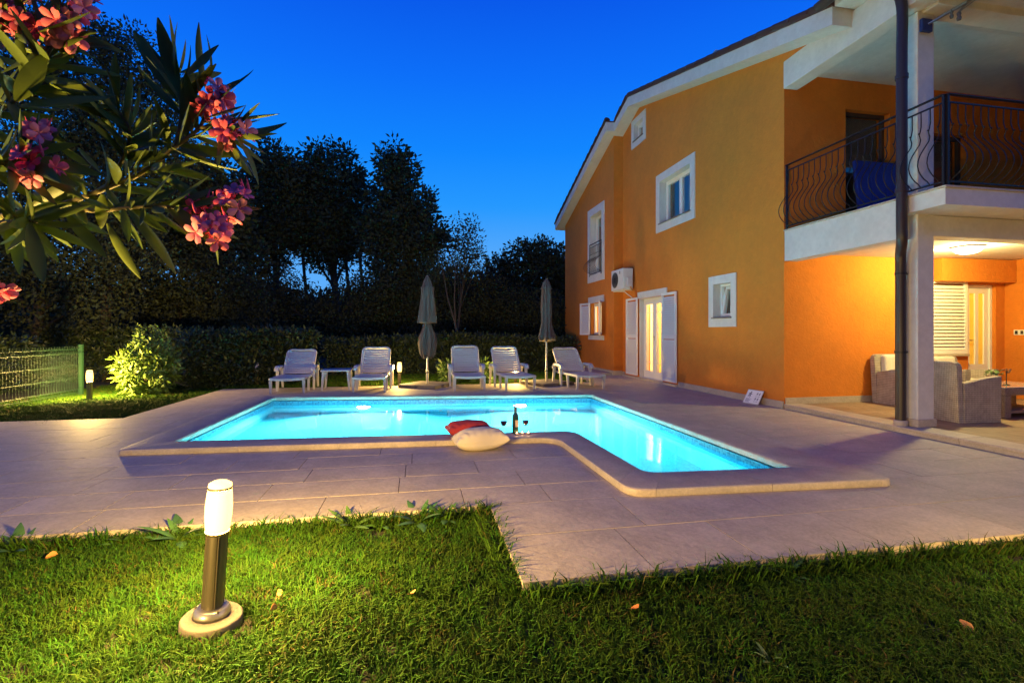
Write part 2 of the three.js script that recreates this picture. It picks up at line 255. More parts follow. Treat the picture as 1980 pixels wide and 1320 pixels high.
// balcony, beams, column
const bevelled = (...b) => rbox(...b, .012, 1);
mesh('balcony_slab', uvm(box(5.72, 11.9, 2.615, 2.80, -6.89, -4.46), 1.4), M.white, house);
mesh('balcony_tile', uvm(box(5.70, 11.9, 2.802, 2.822, -6.89, -4.44), .8), M.coping[0], house);
mesh('beam', uvm(box(5.72, 5.95, 2.33, 2.615, -6.89, -5.0), 1.4), M.white, house);
mesh('beam', uvm(bevelled(5.955, 10.1, 2.36, 2.613, -5.13, -4.90), 1.4), M.white, house);
mesh('porch_ceiling', uvm(box(5.952, 10.11, 2.45, 2.61, -6.89, -5.135), 1.4), M.white, house);
mesh('beam', uvm(bevelled(5.70, 5.95, 5.05, 5.48, -6.895, -4.46), 1.4), M.white, house);
mesh('beam', uvm(bevelled(5.955, 11.9, 5.02, 5.48, -5.0, -4.72), 1.4), M.white, house);
mesh('balcony_ceiling', uvm(box(5.952, 11.9, 5.30, 5.4, -6.89, -5.01), 1.4), M.white, house);
mesh('eave_soffit', uvm(box(5.40, 6.4, 5.484, 5.56, -5.60, -3.4), 1.4), M.white, house);
const column = mesh('column', uvm(bevelled(5.88, 6.12, .07, 5.04, -5.15, -4.90), 1.4), M.white, house);
mesh('column_base', uvm(bevelled(5.86, 6.14, .068, .165, -5.17, -4.88), .8), M.coping[1], column);
// gutter and downpipe
{
  const s = []; for (let i = 0; i <= 10; i++) { const a = Math.PI + i / 10 * Math.PI; s.push([Math.cos(a) * .075, Math.sin(a) * .085]); } for (let i = 10; i >= 0; i--) { const a = Math.PI + i / 10 * Math.PI; s.push([Math.cos(a) * .07, Math.sin(a) * .08]); }
  const sh = new THREE.Shape(s.map(([a, b]) => new THREE.Vector2(a, b))), g = new THREE.ExtrudeGeometry(sh, { depth: 2.4, bevelEnabled: false }); g.translate(5.32, 5.60, -5.78);
  const cap = new THREE.CircleGeometry(.075, 12, Math.PI, Math.PI); cap.translate(5.32, 5.60, -5.785);
  const gut = mesh('gutter', [g, cap], M.pipe, house);
  const pts = [[5.34, 5.53, -4.86], [5.42, 5.40, -4.87], [5.60, 5.22, -4.9], [5.65, 5.08, -4.9], [5.65, 4.5, -4.9], [5.65, 3.2, -4.9], [5.65, 2.45, -4.9], [5.665, 2.30, -4.91], [5.76, 2.16, -5.01], [5.785, 2.02, -5.03], [5.785, 1.2, -5.03], [5.785, .13, -5.03]];
  const pipe = mesh('downpipe', tube(pts, .057, 90, 14), M.pipe, house);
  for (const y of [.95, 1.9]) mesh('pipe_clamp', merge([cyl(5.785, y, y + .03, -5.03, .064), box(5.80, 5.882, y + .005, y + .022, -5.04, -5.02)]), M.iron, pipe);
  for (const y of [2.86, 4.2]) mesh('pipe_clamp', merge([cyl(5.65, y, y + .05, -4.9, .067)]), M.pipe, pipe);
  mesh('pipe_foot', lathe([[0, -.01], [.062, -.01], [.066, .06], [.072, .1], [.072, .135], [.058, .14], [0, .14]], 18).translate(5.785, 0, -5.03), std([.42, .36, .30], .5), pipe);
}
// wrought iron railings
function railing(F, L, u0, v0, h, n, parent, bulge = .13, post = []) {
  const rail = mesh('railing', on(F, [rbox(u0, u0 + L, v0 + h - .012, v0 + h, -.022, .022, .004), box(u0, u0 + L, v0 + h - .10, v0 + h - .086, -.009, .009), box(u0, u0 + L, v0 + .035, v0 + .05, -.009, .009), ...post.flatMap((u) => [box(u - .012, u + .012, v0 - .005, v0 + h - .012, -.012, .012), box(u - .03, u + .03, v0 - .02, v0 + .0, -.05, .02)])]), M.iron, parent);
  const prof = [[h - .09, 0], [h * .72, 0], [h * .675, .015], [h * .65, .03], [h * .62, .012], [h * .56, .008], [h * .46, bulge * .45], [h * .33, bulge * .93], [h * .22, bulge], [h * .12, bulge * .6], [.06, .01], [.04, 0]];
  const g = tube(prof.map(([v, w]) => [0, v, w]), .0062, 18, 5), knob = new THREE.SphereGeometry(.012, 6, 5); knob.translate(0, h * .655, .028);
  const gg = on(new THREE.Matrix4().extractRotation(F), [g, knob]);
  for (let i = 0; i < n; i++) { const b = mesh('baluster', gg, M.iron, rail); b.position.copy(V3(u0 + (i + .5) * L / n, v0, 0).applyMatrix4(F)); }
  return rail;
}
railing(frameX(5.735), 2.40, -6.88, 2.83, 1.01, 23, house, .17, [-6.86, -4.49]);
railing(frameZ(-4.47), 3.4, 5.745, 2.83, 1.01, 32, house, .17, [5.765, 7.4]);
railing(frameX(5.43), 1.06, -15.08, 3.0, .98, 10, house, .22, [-15.06, -14.05]);
mesh('railing', merge([rod([5.43, 3.965, -15.07], [5.5, 3.965, -15.07], .01), rod([5.43, 3.965, -14.04], [5.5, 3.965, -14.04], .01), rod([5.43, 3.04, -15.07], [5.5, 3.04, -15.07], .01), rod([5.43, 3.04, -14.04], [5.5, 3.04, -14.04], .01)]), M.iron, house);

// ---- windows, doors, shutters
const ring4 = (u0, u1, v0, v1, t, w0, w1, tb = t) => [box(u0, u1, v0, v0 + tb, w0, w1), box(u0, u1, v1 - t, v1, w0, w1), box(u0, u0 + t, v0 + tb, v1 - t, w0, w1), box(u1 - t, u1, v0 + tb, v1 - t, w0, w1)];
M.sill = std([.22, .17, .14], .5, { map: stoneTint });
function windowIn(F, k, { sashes = 1, border = .16, deep = .2, lined = true, sill = true, tilt = false } = {}) {
  const [u0, u1, v0, v1] = U[k];
  const win = mesh('window', on(F, ring4(u0 + .002, u1 - .002, v0 + .002, v1 - .002, .045, -deep - .06, -deep)), M.frame, house);
  if (border) mesh('surround', uvm(on(F, plate(rect(u0 - border, u1 + border, v0 - border, v1 + border), [rect(u0, u1, v0, v1)], -.004, .022)), 1.4), M.white, win);
  if (lined) mesh('reveal', on(F, ring4(u0 - .004, u1 + .004, v0 - .004, v1 + .004, .008, -deep, .0215)), M.white, win);
  const W = (u1 - u0 - .09) / sashes;
  for (let i = 0; i < sashes; i++) {
    const a = u0 + .045 + i * W, b = a + W, G = tilt ? F.clone().multiply(new THREE.Matrix4().makeTranslation(0, v0 + .05, -deep - .03)).multiply(new THREE.Matrix4().makeRotationX(-.16)).multiply(new THREE.Matrix4().makeTranslation(0, -v0 - .05, deep + .03)) : F;
    mesh('sash', on(G, ring4(a + .002, b - .002, v0 + .048, v1 - .048, .05, -deep - .055, -deep + .012)), M.frame, win);
    mesh('pane', on(G, box(a + .045, b - .045, v0 + .09, v1 - .09, -deep - .024, -deep - .018)), M.glass, win);
  }
  if (sill) mesh('sill', on(F, rbox(u0 - .03, u1 + .03, v0 + .004, v0 + .03, -deep + .014, .05, .006)), M.sill, win);
  return win;
}
windowIn(FA, 'att', { border: .15, deep: .10 });
windowIn(FA, 'mid', { sashes: 2, border: .175, deep: .16 });
windowIn(FA, 'sml', { border: .155, deep: .14, tilt: true });
windowIn(FB, 'fre', { sashes: 2, border: .22, sill: false });
const lowWin = windowIn(FB, 'low', { border: 0, sashes: 2, deep: .1, lined: false });
mesh('surround', uvm(on(FB, box(-15.22, -13.88, 2.125, 2.32, -.004, .022)), 1.4), M.white, lowWin); mesh('surround', uvm(on(FB, box(-15.22, -13.88, .98, 1.115, -.004, .022)), 1.4), M.white, lowWin);
// curtain: pleated cloth
function curtain(F, u0, u1, v0, v1, w, mat, parent, waves = 9) {
  const rows = [], n = waves * 8; for (const v of [v0, v1]) rows.push(Array.from({ length: n + 1 }, (_, i) => V3(lerp(u0, u1, i / n), v, w + .028 * Math.sin(i / n * waves * 2 * Math.PI) + .012 * Math.sin(i / n * 17.3))));
  const g = loft(rows, false, false); g.applyMatrix4(F); return mesh('curtain', g, mat, parent);
}
M.curtain = phys([.90, .70, .20], 1, { transmission: .5, thickness: 0, side: THREE.DoubleSide });
M.voile = phys([.85, .80, .58], 1, { transmission: .5, thickness: 0, side: THREE.DoubleSide });
curtain(FB, -14.9, -14.18, 1.2, 2.06, -.24, M.voile, lowWin, 6);
// French door
const fd = mesh('french_door', on(FA, [...ring4(-12.078, -10.842, .052, 2.068, .06, -.2, -.12), box(-12.02, -10.9, .05, .09, -.2, -.11)]), M.frame, house);
for (const [a, b] of [[-12.015, -11.465], [-11.455, -10.905]]) {
  mesh('sash', on(FA, ring4(a, b, .094, 2.006, .085, -.185, -.105, .13)), M.frame, fd);
  mesh('pane', on(FA, box(a + .08, b - .08, .22, 1.925, -.148, -.142)), M.glass, fd);
  mesh('glazing_bar', on(FA, [box(a + .08, b - .08, 1.70, 1.712, -.141, -.131), box(a + .08, b - .08, .44, .452, -.141, -.131)]), M.frame, fd);
}
mesh('handle', on(FA, [box(-11.47, -11.45, 1.0, 1.12, -.105, -.09), box(-11.47, -11.36, 1.08, 1.096, -.075, -.06)]), std([.5, .5, .5], .3, { metalness: .9 }), fd);
mesh('surround', uvm(on(FA, [box(-12.16, -10.62, 2.085, 2.25, -.004, .024)]), 1.4), M.white, fd);
mesh('threshold', uvm(on(FA, rbox(-13.0, -10.1, -.03, .045, -.10, .09, .01)), .8), M.coping[0], fd);
mesh('reveal', on(FA, ring4(-12.084, -10.836, .046, 2.074, .006, -.12, .005)), M.white, fd);
curtain(FA, -11.99, -11.50, .1, 2.0, -.34, M.curtain, fd, 5); curtain(FA, -11.42, -10.93, .1, 2.0, -.34, M.curtain, fd, 5);
// louvred shutters; F places a shutter lying in its own u, v plane
function shutter(F, u0, u1, v0, v1, pitch, w0, mid = true, parent = house) {
  const sh = mesh('shutter', on(F, [...ring4(u0, u1, v0, v1, .055, w0, w0 + .034, .07), ...(mid ? [box(u0 + .055, u1 - .055, (v0 + v1) / 2 - .045, (v0 + v1) / 2 + .045, w0 + .002, w0 + .032)] : [])]), M.frame, parent);
  const slat = new THREE.BoxGeometry(u1 - u0 - .112, .006, pitch * 1.12); slat.rotateX(.98); slat.applyMatrix4(new THREE.Matrix4().extractRotation(F));
  for (let v = v0 + .10; v < v1 - .075; v += pitch) { if (mid && Math.abs(v - (v0 + v1) / 2) < .06) continue; const s = mesh('slat', slat, M.frame, sh); s.position.copy(V3((u0 + u1) / 2, v, w0 + .017).applyMatrix4(F)); }
  return sh;
}
shutter(FA, -12.80, -12.115, .08, 2.12, .052, .035);
shutter(FA, -10.79, -10.13, .08, 2.12, .052, .035);
const hinge = (F, u, w, a) => F.clone().multiply(new THREE.Matrix4().makeTranslation(u, 0, w)).multiply(new THREE.Matrix4().makeRotationY(a));
shutter(hinge(FB, -15.0, .03, .32), -.50, 0, 1.13, 2.14, .05, 0, false);
shutter(hinge(FB, -14.08, .03, -.42), 0, .48, 1.13, 2.14, .05, 0, false);
// porch window with closed shutter, entrance door
const shutC = shutter(FC, 8.50, 9.262, .84, 2.09, .0575, .012, false);
mesh('sill', on(FC, rbox(8.45, 9.30, .80, .836, -.1, .05, .006)), M.coping[0], shutC);
mesh('pane', on(FC, box(8.622, 9.238, .862, 2.028, -.21, -.2)), std([.05, .05, .055], .2), shutC);
mesh('hinge', on(FC, [cyl(9.268, .9, 1.05, .03, .008), cyl(9.268, .84, .88, .03, .008)]), M.frame, shutC);
M.amber = phys([.80, .64, .16], .9, { transmission: .55, thickness: 0 });
const ent = mesh('entrance_door', on(FC, [...ring4(9.332, 9.928, .072, 2.028, .045, -.16, -.06)]), M.frame, house);
const leaf = on(FC, [...ring4(9.38, 9.88, .1, 1.98, .09, -.13, -.085, .55), box(9.595, 9.665, .65, 1.89, -.13, -.085)]); mesh('door_leaf', leaf, M.frame, ent);
mesh('pane', on(FC, box(9.472, 9.593, .65, 1.888, -.112, -.106)), M.amber, ent); mesh('pane', on(FC, box(9.667, 9.788, .65, 1.888, -.112, -.106)), M.amber, ent);
mesh('handle', on(FC, [box(9.39, 9.41, .95, 1.12, -.085, -.07), box(9.39, 9.50, 1.06, 1.075, -.05, -.035)]), std([.5, .5, .5], .3, { metalness: .9 }), ent);
// balcony doors, dark
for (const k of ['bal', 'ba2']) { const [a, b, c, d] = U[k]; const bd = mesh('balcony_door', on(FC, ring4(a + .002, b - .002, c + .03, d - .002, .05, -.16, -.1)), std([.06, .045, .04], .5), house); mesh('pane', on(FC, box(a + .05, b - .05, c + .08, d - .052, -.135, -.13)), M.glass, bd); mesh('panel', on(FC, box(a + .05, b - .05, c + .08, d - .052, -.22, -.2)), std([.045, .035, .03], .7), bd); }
// power socket on the porch wall
const sw = mesh('socket', on(FD, rbox(-6.76, -6.60, 1.16, 1.25, 0, .012, .006)), M.frame, house); mesh('socket_insert', on(FD, [box(-6.74, -6.70, 1.175, 1.235, .0121, .015), box(-6.66, -6.62, 1.175, 1.235, .0121, .015)]), M.iron, sw);

// lamps inside the lit rooms and on the porch
function glow(rgb, k) { return std([.9, .88, .8], .5, { emissive: new THREE.Color().setRGB(...rgb), emissiveIntensity: k }); }
function bulbLamp(name, label, x, yTop, z, cd, r = .09, rgb = [1, .8, .45]) {
  const t = thing(name, label, 'lamp', [x, yTop, z]);
  mesh('canopy', lathe([[0, 0], [.05, 0], [.05, -.015], [.008, -.03], [.008, -.2]], 14), M.frame, t);
  const s = new THREE.SphereGeometry(r, 16, 12); s.translate(0, -.2 - r, 0); mesh('globe', s, glow(rgb, 3), t);
  const l = new THREE.PointLight(new THREE.Color().setRGB(...rgb), cd); l.position.set(x, yTop - .2 - r, z); l.shadow.radius = 4; l.castShadow = true; scene.add(l);
}
bulbLamp('pendant_lamp', 'globe pendant lamp inside the room behind the yellow curtains', 7.0, 2.49, -11.5, 34);
bulbLamp('pendant_lamp', 'globe pendant lamp inside the room behind the small shuttered window', 7.2, 2.49, -14.9, 30, .09, [1, .88, .6]);
bulbLamp('pendant_lamp', 'globe pendant lamp in the hall behind the entrance door', 9.7, 2.49, -8.2, 14);
{
  const t = thing('ceiling_lamp', 'round white ceiling lamp shining on the porch ceiling', 'lamp', [7.86, 2.449, -5.82]);
  mesh('lamp_base', lathe([[0, 0], [.185, 0], [.19, -.012], [.18, -.022], [0, -.022]], 28), M.frame, t);
  mesh('lamp_shade', lathe([[.17, -.022], [.165, -.05], [.13, -.085], [.07, -.105], [0, -.11]], 28), glow([1, .86, .6], 7), t);
  const l = new THREE.PointLight(new THREE.Color().setRGB(1, .78, .27), 23); l.position.set(7.86, 2.449 - .07, -5.82); l.shadow.radius = 5; l.castShadow = true; scene.add(l);
}
// porch floor: raised slab, planks and edge stones
const porch = new THREE.Group(); porch.name = numbered('porch_floor'); struct(porch, 'raised porch floor of wood coloured tiles'); scene.add(porch);
mesh('porch_bed', uvm(box(5.735, 10.11, -.15, .055, -6.895, -1.2), 1), M.grout, porch);
{ const r = rng(41); for (let z = -6.89, i = 0; z < -1.3; z += .2, i++) { let x = 6.04 - (i % 3) * .3; while (x < 10.1) { const x0 = Math.max(x, 6.04), x1 = Math.min(x + .9, 10.1); if (x1 - x0 > .05) mesh('floor_plank', uvm(box(x0 + .0015, x1 - .0015, .04, .069, z + .0015, z + .1985), .9, r(), r()), M.plank[Math.floor(r() * 3)], porch); x += .9; } }
  for (let z = -6.89; z < -1.3; z += .86) { mesh('edge_stone', uvm(rbox(5.70, 6.037, .042, .073, z + .002, z + .858, .008), .9, r(), r()), M.coping[Math.floor(r() * 3)], porch); mesh('riser_stone', uvm(box(5.715, 5.733, -.06, .041, z + .002, z + .858), .9, r(), r()), M.coping[Math.floor(r() * 3)], porch); } }

// ================================================================== GARDEN LAMPS
M.post = std([.095, .078, .05], .42, { metalness: .35 });
M.bulb = glow([1, .60, .13], 3.8);
function bollard(x, y, z, label, lit, lean = [0, 0], group = 'garden bollard lamps') {
  const t = thing('bollard_lamp', label, 'lamp', [x, y, z], 0, group);
  t.rotation.set(lean[0], 0, lean[1]);
  const foot = lathe([[0, -.05], [.12, -.05], [.12, .006], [.11, .016], [0, .02]], 28); mesh('foot', uvm(foot, .5), M.concrete, t);
  const fl = lathe([[0, .02], [.072, .02], [.074, .034], [.066, .05], [.056, .055], [0, .055]], 28); mesh('flange', fl, std([.32, .30, .27], .35, { metalness: .7 }), t);
  for (let k = 0; k < 3; k++) mesh('bolt', cyl(.064 * Math.cos(k * 2.1 + .9), .03, .056, .064 * Math.sin(k * 2.1 + .9), .0045, .0045, 6), M.post, t);
  const s = new THREE.Shape(); for (let i = 0; i < 72; i++) { const a = i / 72 * 2 * Math.PI, q = Math.abs(((a + .25) % (Math.PI / 2)) - Math.PI / 4), r = .039 + (q < .05 ? .005 : q < .11 ? -.002 : 0); s[i ? 'lineTo' : 'moveTo'](Math.cos(a) * r, Math.sin(a) * r); }
  const pg = new THREE.ExtrudeGeometry(s, { depth: .325, bevelEnabled: false }); pg.rotateX(-Math.PI / 2); pg.translate(0, .055, 0); mesh('post', pg, M.post, t);
  const dm = lit ? M.bulb : phys([.78, .76, .70], .4, {});
  mesh('diffuser', lathe([[0, .3845], [.044, .3845], [.048, .40], [.0525, .45], [.053, .49], [.049, .545], [.045, .565], [0, .566]], 28), dm, t);
  mesh('collar', lathe([[.030, .370], [.046, .370], [.0475, .376], [.0475, .384], [.030, .384]], 28), M.post, t);
  mesh('ring', lathe([[.042, .566], [.048, .564], [.048, .574], [.042, .574], [.042, .566]], 28), M.post, t);
  mesh('cap', lathe([[.046, .5735], [.045, .586], [.03, .596], [0, .599]], 28), lit ? M.bulb : dm, t);
  t.updateMatrixWorld(true);
  if (lit) { const l = new THREE.PointLight(new THREE.Color().setRGB(...WARM), BOLLARD_CD * lit); l.position.set(0, .48, 0).applyMatrix4(t.matrixWorld); l.shadow.radius = 2.6; l.castShadow = true; scene.add(l); }
  return t;
}
bollard(-.872, LAWN_Y + .043, -2.36, 'lit bollard lamp leaning on its concrete foot in the front lawn', 1, [.02, -.066]);
bollard(-5.86, LAWN_Y, -10.35, 'lit bollard lamp between the green fence and the bright shrub', 1.9);
bollard(-.385, LAWN_Y, -11.75, 'lit bollard lamp behind the second sun lounger from the left', .38);
bollard(2.34, LAWN_Y, -11.72, 'lit bollard lamp hidden behind the fourth sun lounger from the left', .38);
bollard(-3.62, LAWN_Y, -12.35, 'unlit bollard lamp left of the leftmost sun lounger', 0);
bollard(-1.75, LAWN_Y, -.85, 'lit bollard lamp under the oleander outside the left edge of the view', 1.15);
bollard(3.25, LAWN_Y, -1.25, 'lit bollard lamp on the lawn outside the right edge of the view', .32);

// ================================================================== SUN LOUNGERS, TABLE, PARASOLS
function makeLounger() {
  const t = thing('sun_lounger', 'x', 'sun lounger', [0, 0, 0], 0, 'white plastic sun loungers in a row behind the pool');
  const sag = (u) => -.016 * (1 - u * u);
  const strip = (z0, z1, y, w = .29, th = .012) => { const rings = []; for (let i = 0; i <= 6; i++) { const u = i / 3 - 1, x = u * w, yy = y + sag(u); rings.push([V3(x, yy, z0), V3(x, yy, z1), V3(x, yy - th, z1), V3(x, yy - th, z0)]); } return toCreasedNormals(loft(rings), .7); };
  mesh('seat_frame', [rbox(-.33, -.275, .262, .312, -1.0, .14, .015), rbox(.275, .33, .262, .312, -1.0, .14, .015), strip(.085, .15, .312, .3, .045), strip(-.97, -.93, .30, .29, .03)], M.plastic, t);
  for (let i = 0; i < 9; i++) { const z = .08 - i * .112; mesh('slat', strip(z - .098, z, .314), M.plastic, t); }
  const A = .90, back = mesh('backrest', (() => { const parts = [rbox(-.32, -.265, -.02, .03, 0, .63, .018), rbox(.265, .32, -.02, .03, 0, .63, .018)]; const arc = tube([[-.293, .005, .60], [-.285, .005, .66], [-.235, .002, .70], [0, -.01, .708], [.235, .002, .70], [.285, .005, .66], [.293, .005, .60]], .026, 24, 8); return merge([...parts, arc]); })(), M.plastic, t);
  for (let i = 0; i < 10; i++) { const z = .03 + i * .064; mesh('slat', strip(z, z + .054, .012, .275, .01), M.plastic, back); }
  back.rotation.x = A - Math.PI; back.scale.y = -1; back.position.set(0, .30, -.90);
  back.rotation.set(0, 0, 0); back.scale.set(1, 1, 1);
  back.quaternion.setFromRotationMatrix(new THREE.Matrix4().makeBasis(V3(-1, 0, 0), V3(0, Math.cos(A), Math.sin(A)), V3(0, Math.sin(A), -Math.cos(A))));
  for (const s of [-1, 1]) {
    const leg = (x, z0, z1, y1, w0 = .055) => loft([[0, 0, z0, .038], [y1, 0, z1, w0]].map(([y, , z, w]) => [V3(s * x - w / 2, y, z - w * .55), V3(s * x - w / 2, y, z + w * .55), V3(s * x + w / 2, y, z + w * .55), V3(s * x + w / 2, y, z - w * .55)]));
    mesh('leg', toCreasedNormals(leg(.305, .07, .10, .30), .5), M.plastic, t);
    mesh('leg', toCreasedNormals(leg(.30, -.42, -.46, .285, .05), .5), M.plastic, t);
    mesh('leg', toCreasedNormals(leg(.365, -1.17, -1.06, .44), .5), M.plastic, t);
    mesh('leg', toCreasedNormals(leg(.365, -.66, -.72, .44), .5), M.plastic, t);
    const arm = new THREE.Shape(); arm.moveTo(-.60, .40); arm.quadraticCurveTo(-.62, .485, -.72, .49); arm.lineTo(-1.0, .49); arm.quadraticCurveTo(-1.12, .48, -1.13, .38); arm.lineTo(-1.06, .38); arm.quadraticCurveTo(-1.04, .445, -.98, .45); arm.lineTo(-.76, .45); arm.quadraticCurveTo(-.68, .445, -.67, .40); arm.closePath();
    const g = new THREE.ExtrudeGeometry(arm, { depth: .065, bevelEnabled: true, bevelSize: .008, bevelThickness: .008, bevelSegments: 2 }); g.rotateY(-Math.PI / 2); g.translate(s * .365 + .0325, 0, 0);
    mesh('armrest', g, M.plastic, t);
    mesh('strut', bar([s * .28, .56, -1.07], [s * .355, .30, -1.12], .03, .02), M.plastic, t);
  }
  return t;
}
const lounger = makeLounger();
lounger.position.set(-2.50, 0, -10.52); lounger.rotation.y = .02; lounger.userData.label = 'white plastic sun lounger, leftmost of the five, beside the side table';
copyOf(lounger, [-.93, 0, -10.4], -.03, 'white plastic sun lounger just right of the side table, second from the left');
copyOf(lounger, [1.08, 0, -10.3], -.02, 'white plastic sun lounger right of the big closed parasol, third from the left');
copyOf(lounger, [2.12, 0, -10.2], .08, 'white plastic sun lounger with lamp light through its slats, fourth from the left');
copyOf(lounger, [3.62, 0, -10.1], .10, 'white plastic sun lounger nearest the house, rightmost of the five');
for (const [o, a] of [[lounger, .80], [scene.getObjectByName('sun_lounger_004'), .84], [scene.getObjectByName('sun_lounger_002'), .96]]) o.children.find((c) => c.name === 'backrest').quaternion.setFromRotationMatrix(new THREE.Matrix4().makeBasis(V3(-1, 0, 0), V3(0, Math.cos(a), Math.sin(a)), V3(0, Math.sin(a), -Math.cos(a))));
{
  const t = thing('side_table', 'small white plastic side table between the two leftmost loungers', 'table', [-1.66, 0, -11.1], .03);
  mesh('tabletop', rbox(-.30, .30, .385, .425, -.28, .28, .03, 3), M.plastic, t);
  for (const sx of [-1, 1]) for (const sz of [-1, 1]) mesh('leg', toCreasedNormals(loft([[0, .27, .25, .034], [.39, .245, .225, .06]].map(([y, x, z, w]) => [V3(sx * x - w / 2, y, sz * z - w / 2), V3(sx * x - w / 2, y, sz * z + w / 2), V3(sx * x + w / 2, y, sz * z + w / 2), V3(sx * x + w / 2, y, sz * z - w / 2)])), .5), M.plastic, t);
}
M.canvas = std([.085, .066, .06], .95, { bumpMap: bumpFine, bumpScale: .002 });
function parasol(x, z, label, prof, hTop, seed) {
  const t = thing('parasol', label, 'parasol', [x, 0, z], seed, 'closed parasols behind the loungers'), r = rng(seed * 977 | 0);
  mesh('base', [rbox(-.46, -.005, .001, .07, -.46, -.005, .01), rbox(.005, .46, .001, .07, -.46, -.005, .01), rbox(-.46, -.005, .001, .07, .005, .46, .01), rbox(.005, .46, .001, .07, .005, .46, .01)].map((g) => uvm(g, .5)), std([.16, .14, .13], .75, { map: stoneTint }), t);
  mesh('pole', [cyl(0, .0, hTop, 0, .022, .022, 14), cyl(0, .07, .36, 0, .03, .03, 14)], std([.45, .43, .40], .35, { metalness: .6 }), t);
  const knob = mesh('knob', [cyl(0, .30, .33, 0, .038), rod([0, .315, 0], [.07, .315, .02], .01)], M.iron, t);
  const ph = Array.from({ length: 16 }, () => r() * 6.28), rings = prof.map(([y, rad, fold], i) => Array.from({ length: 64 }, (_, k) => { const a = k / 64 * 2 * Math.PI; const f = 1 + fold * (.55 * Math.cos(8 * a + .4 * Math.sin(y * 3 + ph[0])) + .30 * Math.sin(13 * a + y * 4 + ph[1]) + .2 * Math.sin(5 * a + ph[2] + y * 2)); return V3(Math.cos(a) * rad * f, y + (i === 0 ? .035 * Math.sin(8 * a + ph[3]) + .02 * Math.sin(3 * a) : 0), Math.sin(a) * rad * f); }));
  const can = mesh('canopy', loft(rings), M.canvas, t);
  mesh('finial', lathe([[0, hTop + .03], [.016, hTop + .02], [.02, hTop - .01], [.012, hTop - .03]], 12), M.iron, t);
  return t;
}
parasol(.24, -11.25, 'large closed parasol tied at its waist behind the middle lounger', [[.66, .10, .5], [.72, .135, .45], [.95, .175, .35], [1.12, .16, .35], [1.26, .11, .3], [1.385, .075, .2], [1.41, .075, .2], [1.415, .20, .25], [1.45, .195, .25], [1.8, .155, .22], [2.1, .125, .2], [2.22, .135, .2], [2.225, .11, .2], [2.36, .075, .15], [2.46, .03, .1]], 2.47, 1);
parasol(2.98, -11.22, 'slimmer closed parasol standing near the house', [[1.03, .15, .5], [1.10, .165, .4], [1.25, .135, .3], [1.45, .105, .25], [1.8, .12, .22], [2.1, .105, .2], [2.2, .095, .2], [2.21, .125, .3], [2.26, .10, .2], [2.38, .07, .15], [2.44, .03, .1]], 2.45, 2);

// ================================================================== AT THE POOL EDGE: cushions, wine
M.cream = std([.74, .64, .46], .95, { bumpMap: bumpFine, bumpScale: .002 }); M.red = std([.40, .035, .04], .9, { bumpMap: bumpFine, bumpScale: .002 });
function cushion(name, label, w, d, h, mat, seed) {
  const r = rng(seed), N = 36, P = [], ph = Array.from({ length: 8 }, () => r() * 6.28);
  const rowsTop = [], rowsBot = [];
  for (let i = 0; i <= N; i++) { const a = [], b = []; for (let j = 0; j <= N; j++) {
    const u = i / N * 2 - 1, v = j / N * 2 - 1, pin = 1 - .10 * (1 - Math.abs(v)) * 0 - .09 * (Math.pow(Math.abs(u), 6) * (1 - v * v)), pinv = 1 - .09 * (Math.pow(Math.abs(v), 6) * (1 - u * u));
    const th = h / 2 * Math.pow(Math.max(0, (1 - u * u) * (1 - v * v)), .42), wr = .0045 * Math.sin(8 * u + 5 * v + 2 * Math.sin(3 * v + ph[3]) + ph[0]) * (.35 + .65 * v * v) + .008 * Math.sin(15 * Math.atan2(v, 1.2 - Math.abs(u)) + ph[1]) * Math.pow(Math.abs(u), 1.5) + .005 * Math.sin(17 * u + 9 * u * v + ph[2]) * Math.pow(Math.abs(v), 2);
    a.push(V3(u * w / 2 * pin, th + wr * Math.min(1, th * 18), v * d / 2 * pinv)); b.push(V3(u * w / 2 * pin, -th * .9, v * d / 2 * pinv)); } rowsTop.push(a); rowsBot.push(b.reverse()); }
  const g = mergeVertices(merge([loft(rowsTop, false, false), loft(rowsBot, false, false)].map((q) => { const k = clean(q); k.deleteAttribute('uv'); k.deleteAttribute('normal'); return k; }).map((k) => k)), .0005); g.computeVertexNormals();
  const o = mesh(name, uvm(g, .4), mat); tag(o, label, 'cushion', 'cushions at the pool edge'); return o;
}
{
  const c = cushion('cushion', 'cream cushion propped against the pool coping', .55, .34, .25, M.cream, 12); c.position.set(.645, .104, -5.08); c.rotation.set(-.06, .10, .03);
  const d = cushion('cushion', 'dark red cushion lying behind the cream one on the coping', .49, .32, .19, M.red, 15); d.position.set(.56, .150, -5.43); d.rotation.set(-.03, .10, -.01);
}
M.bottleGlass = phys([.02, .05, .03], .08, { clearcoat: .6 }); M.wine = phys([.03, .006, .012], .1); M.clear = phys([.98, .99, .99], .01, { transmission: 1, thickness: 0, ior: 1.5 });
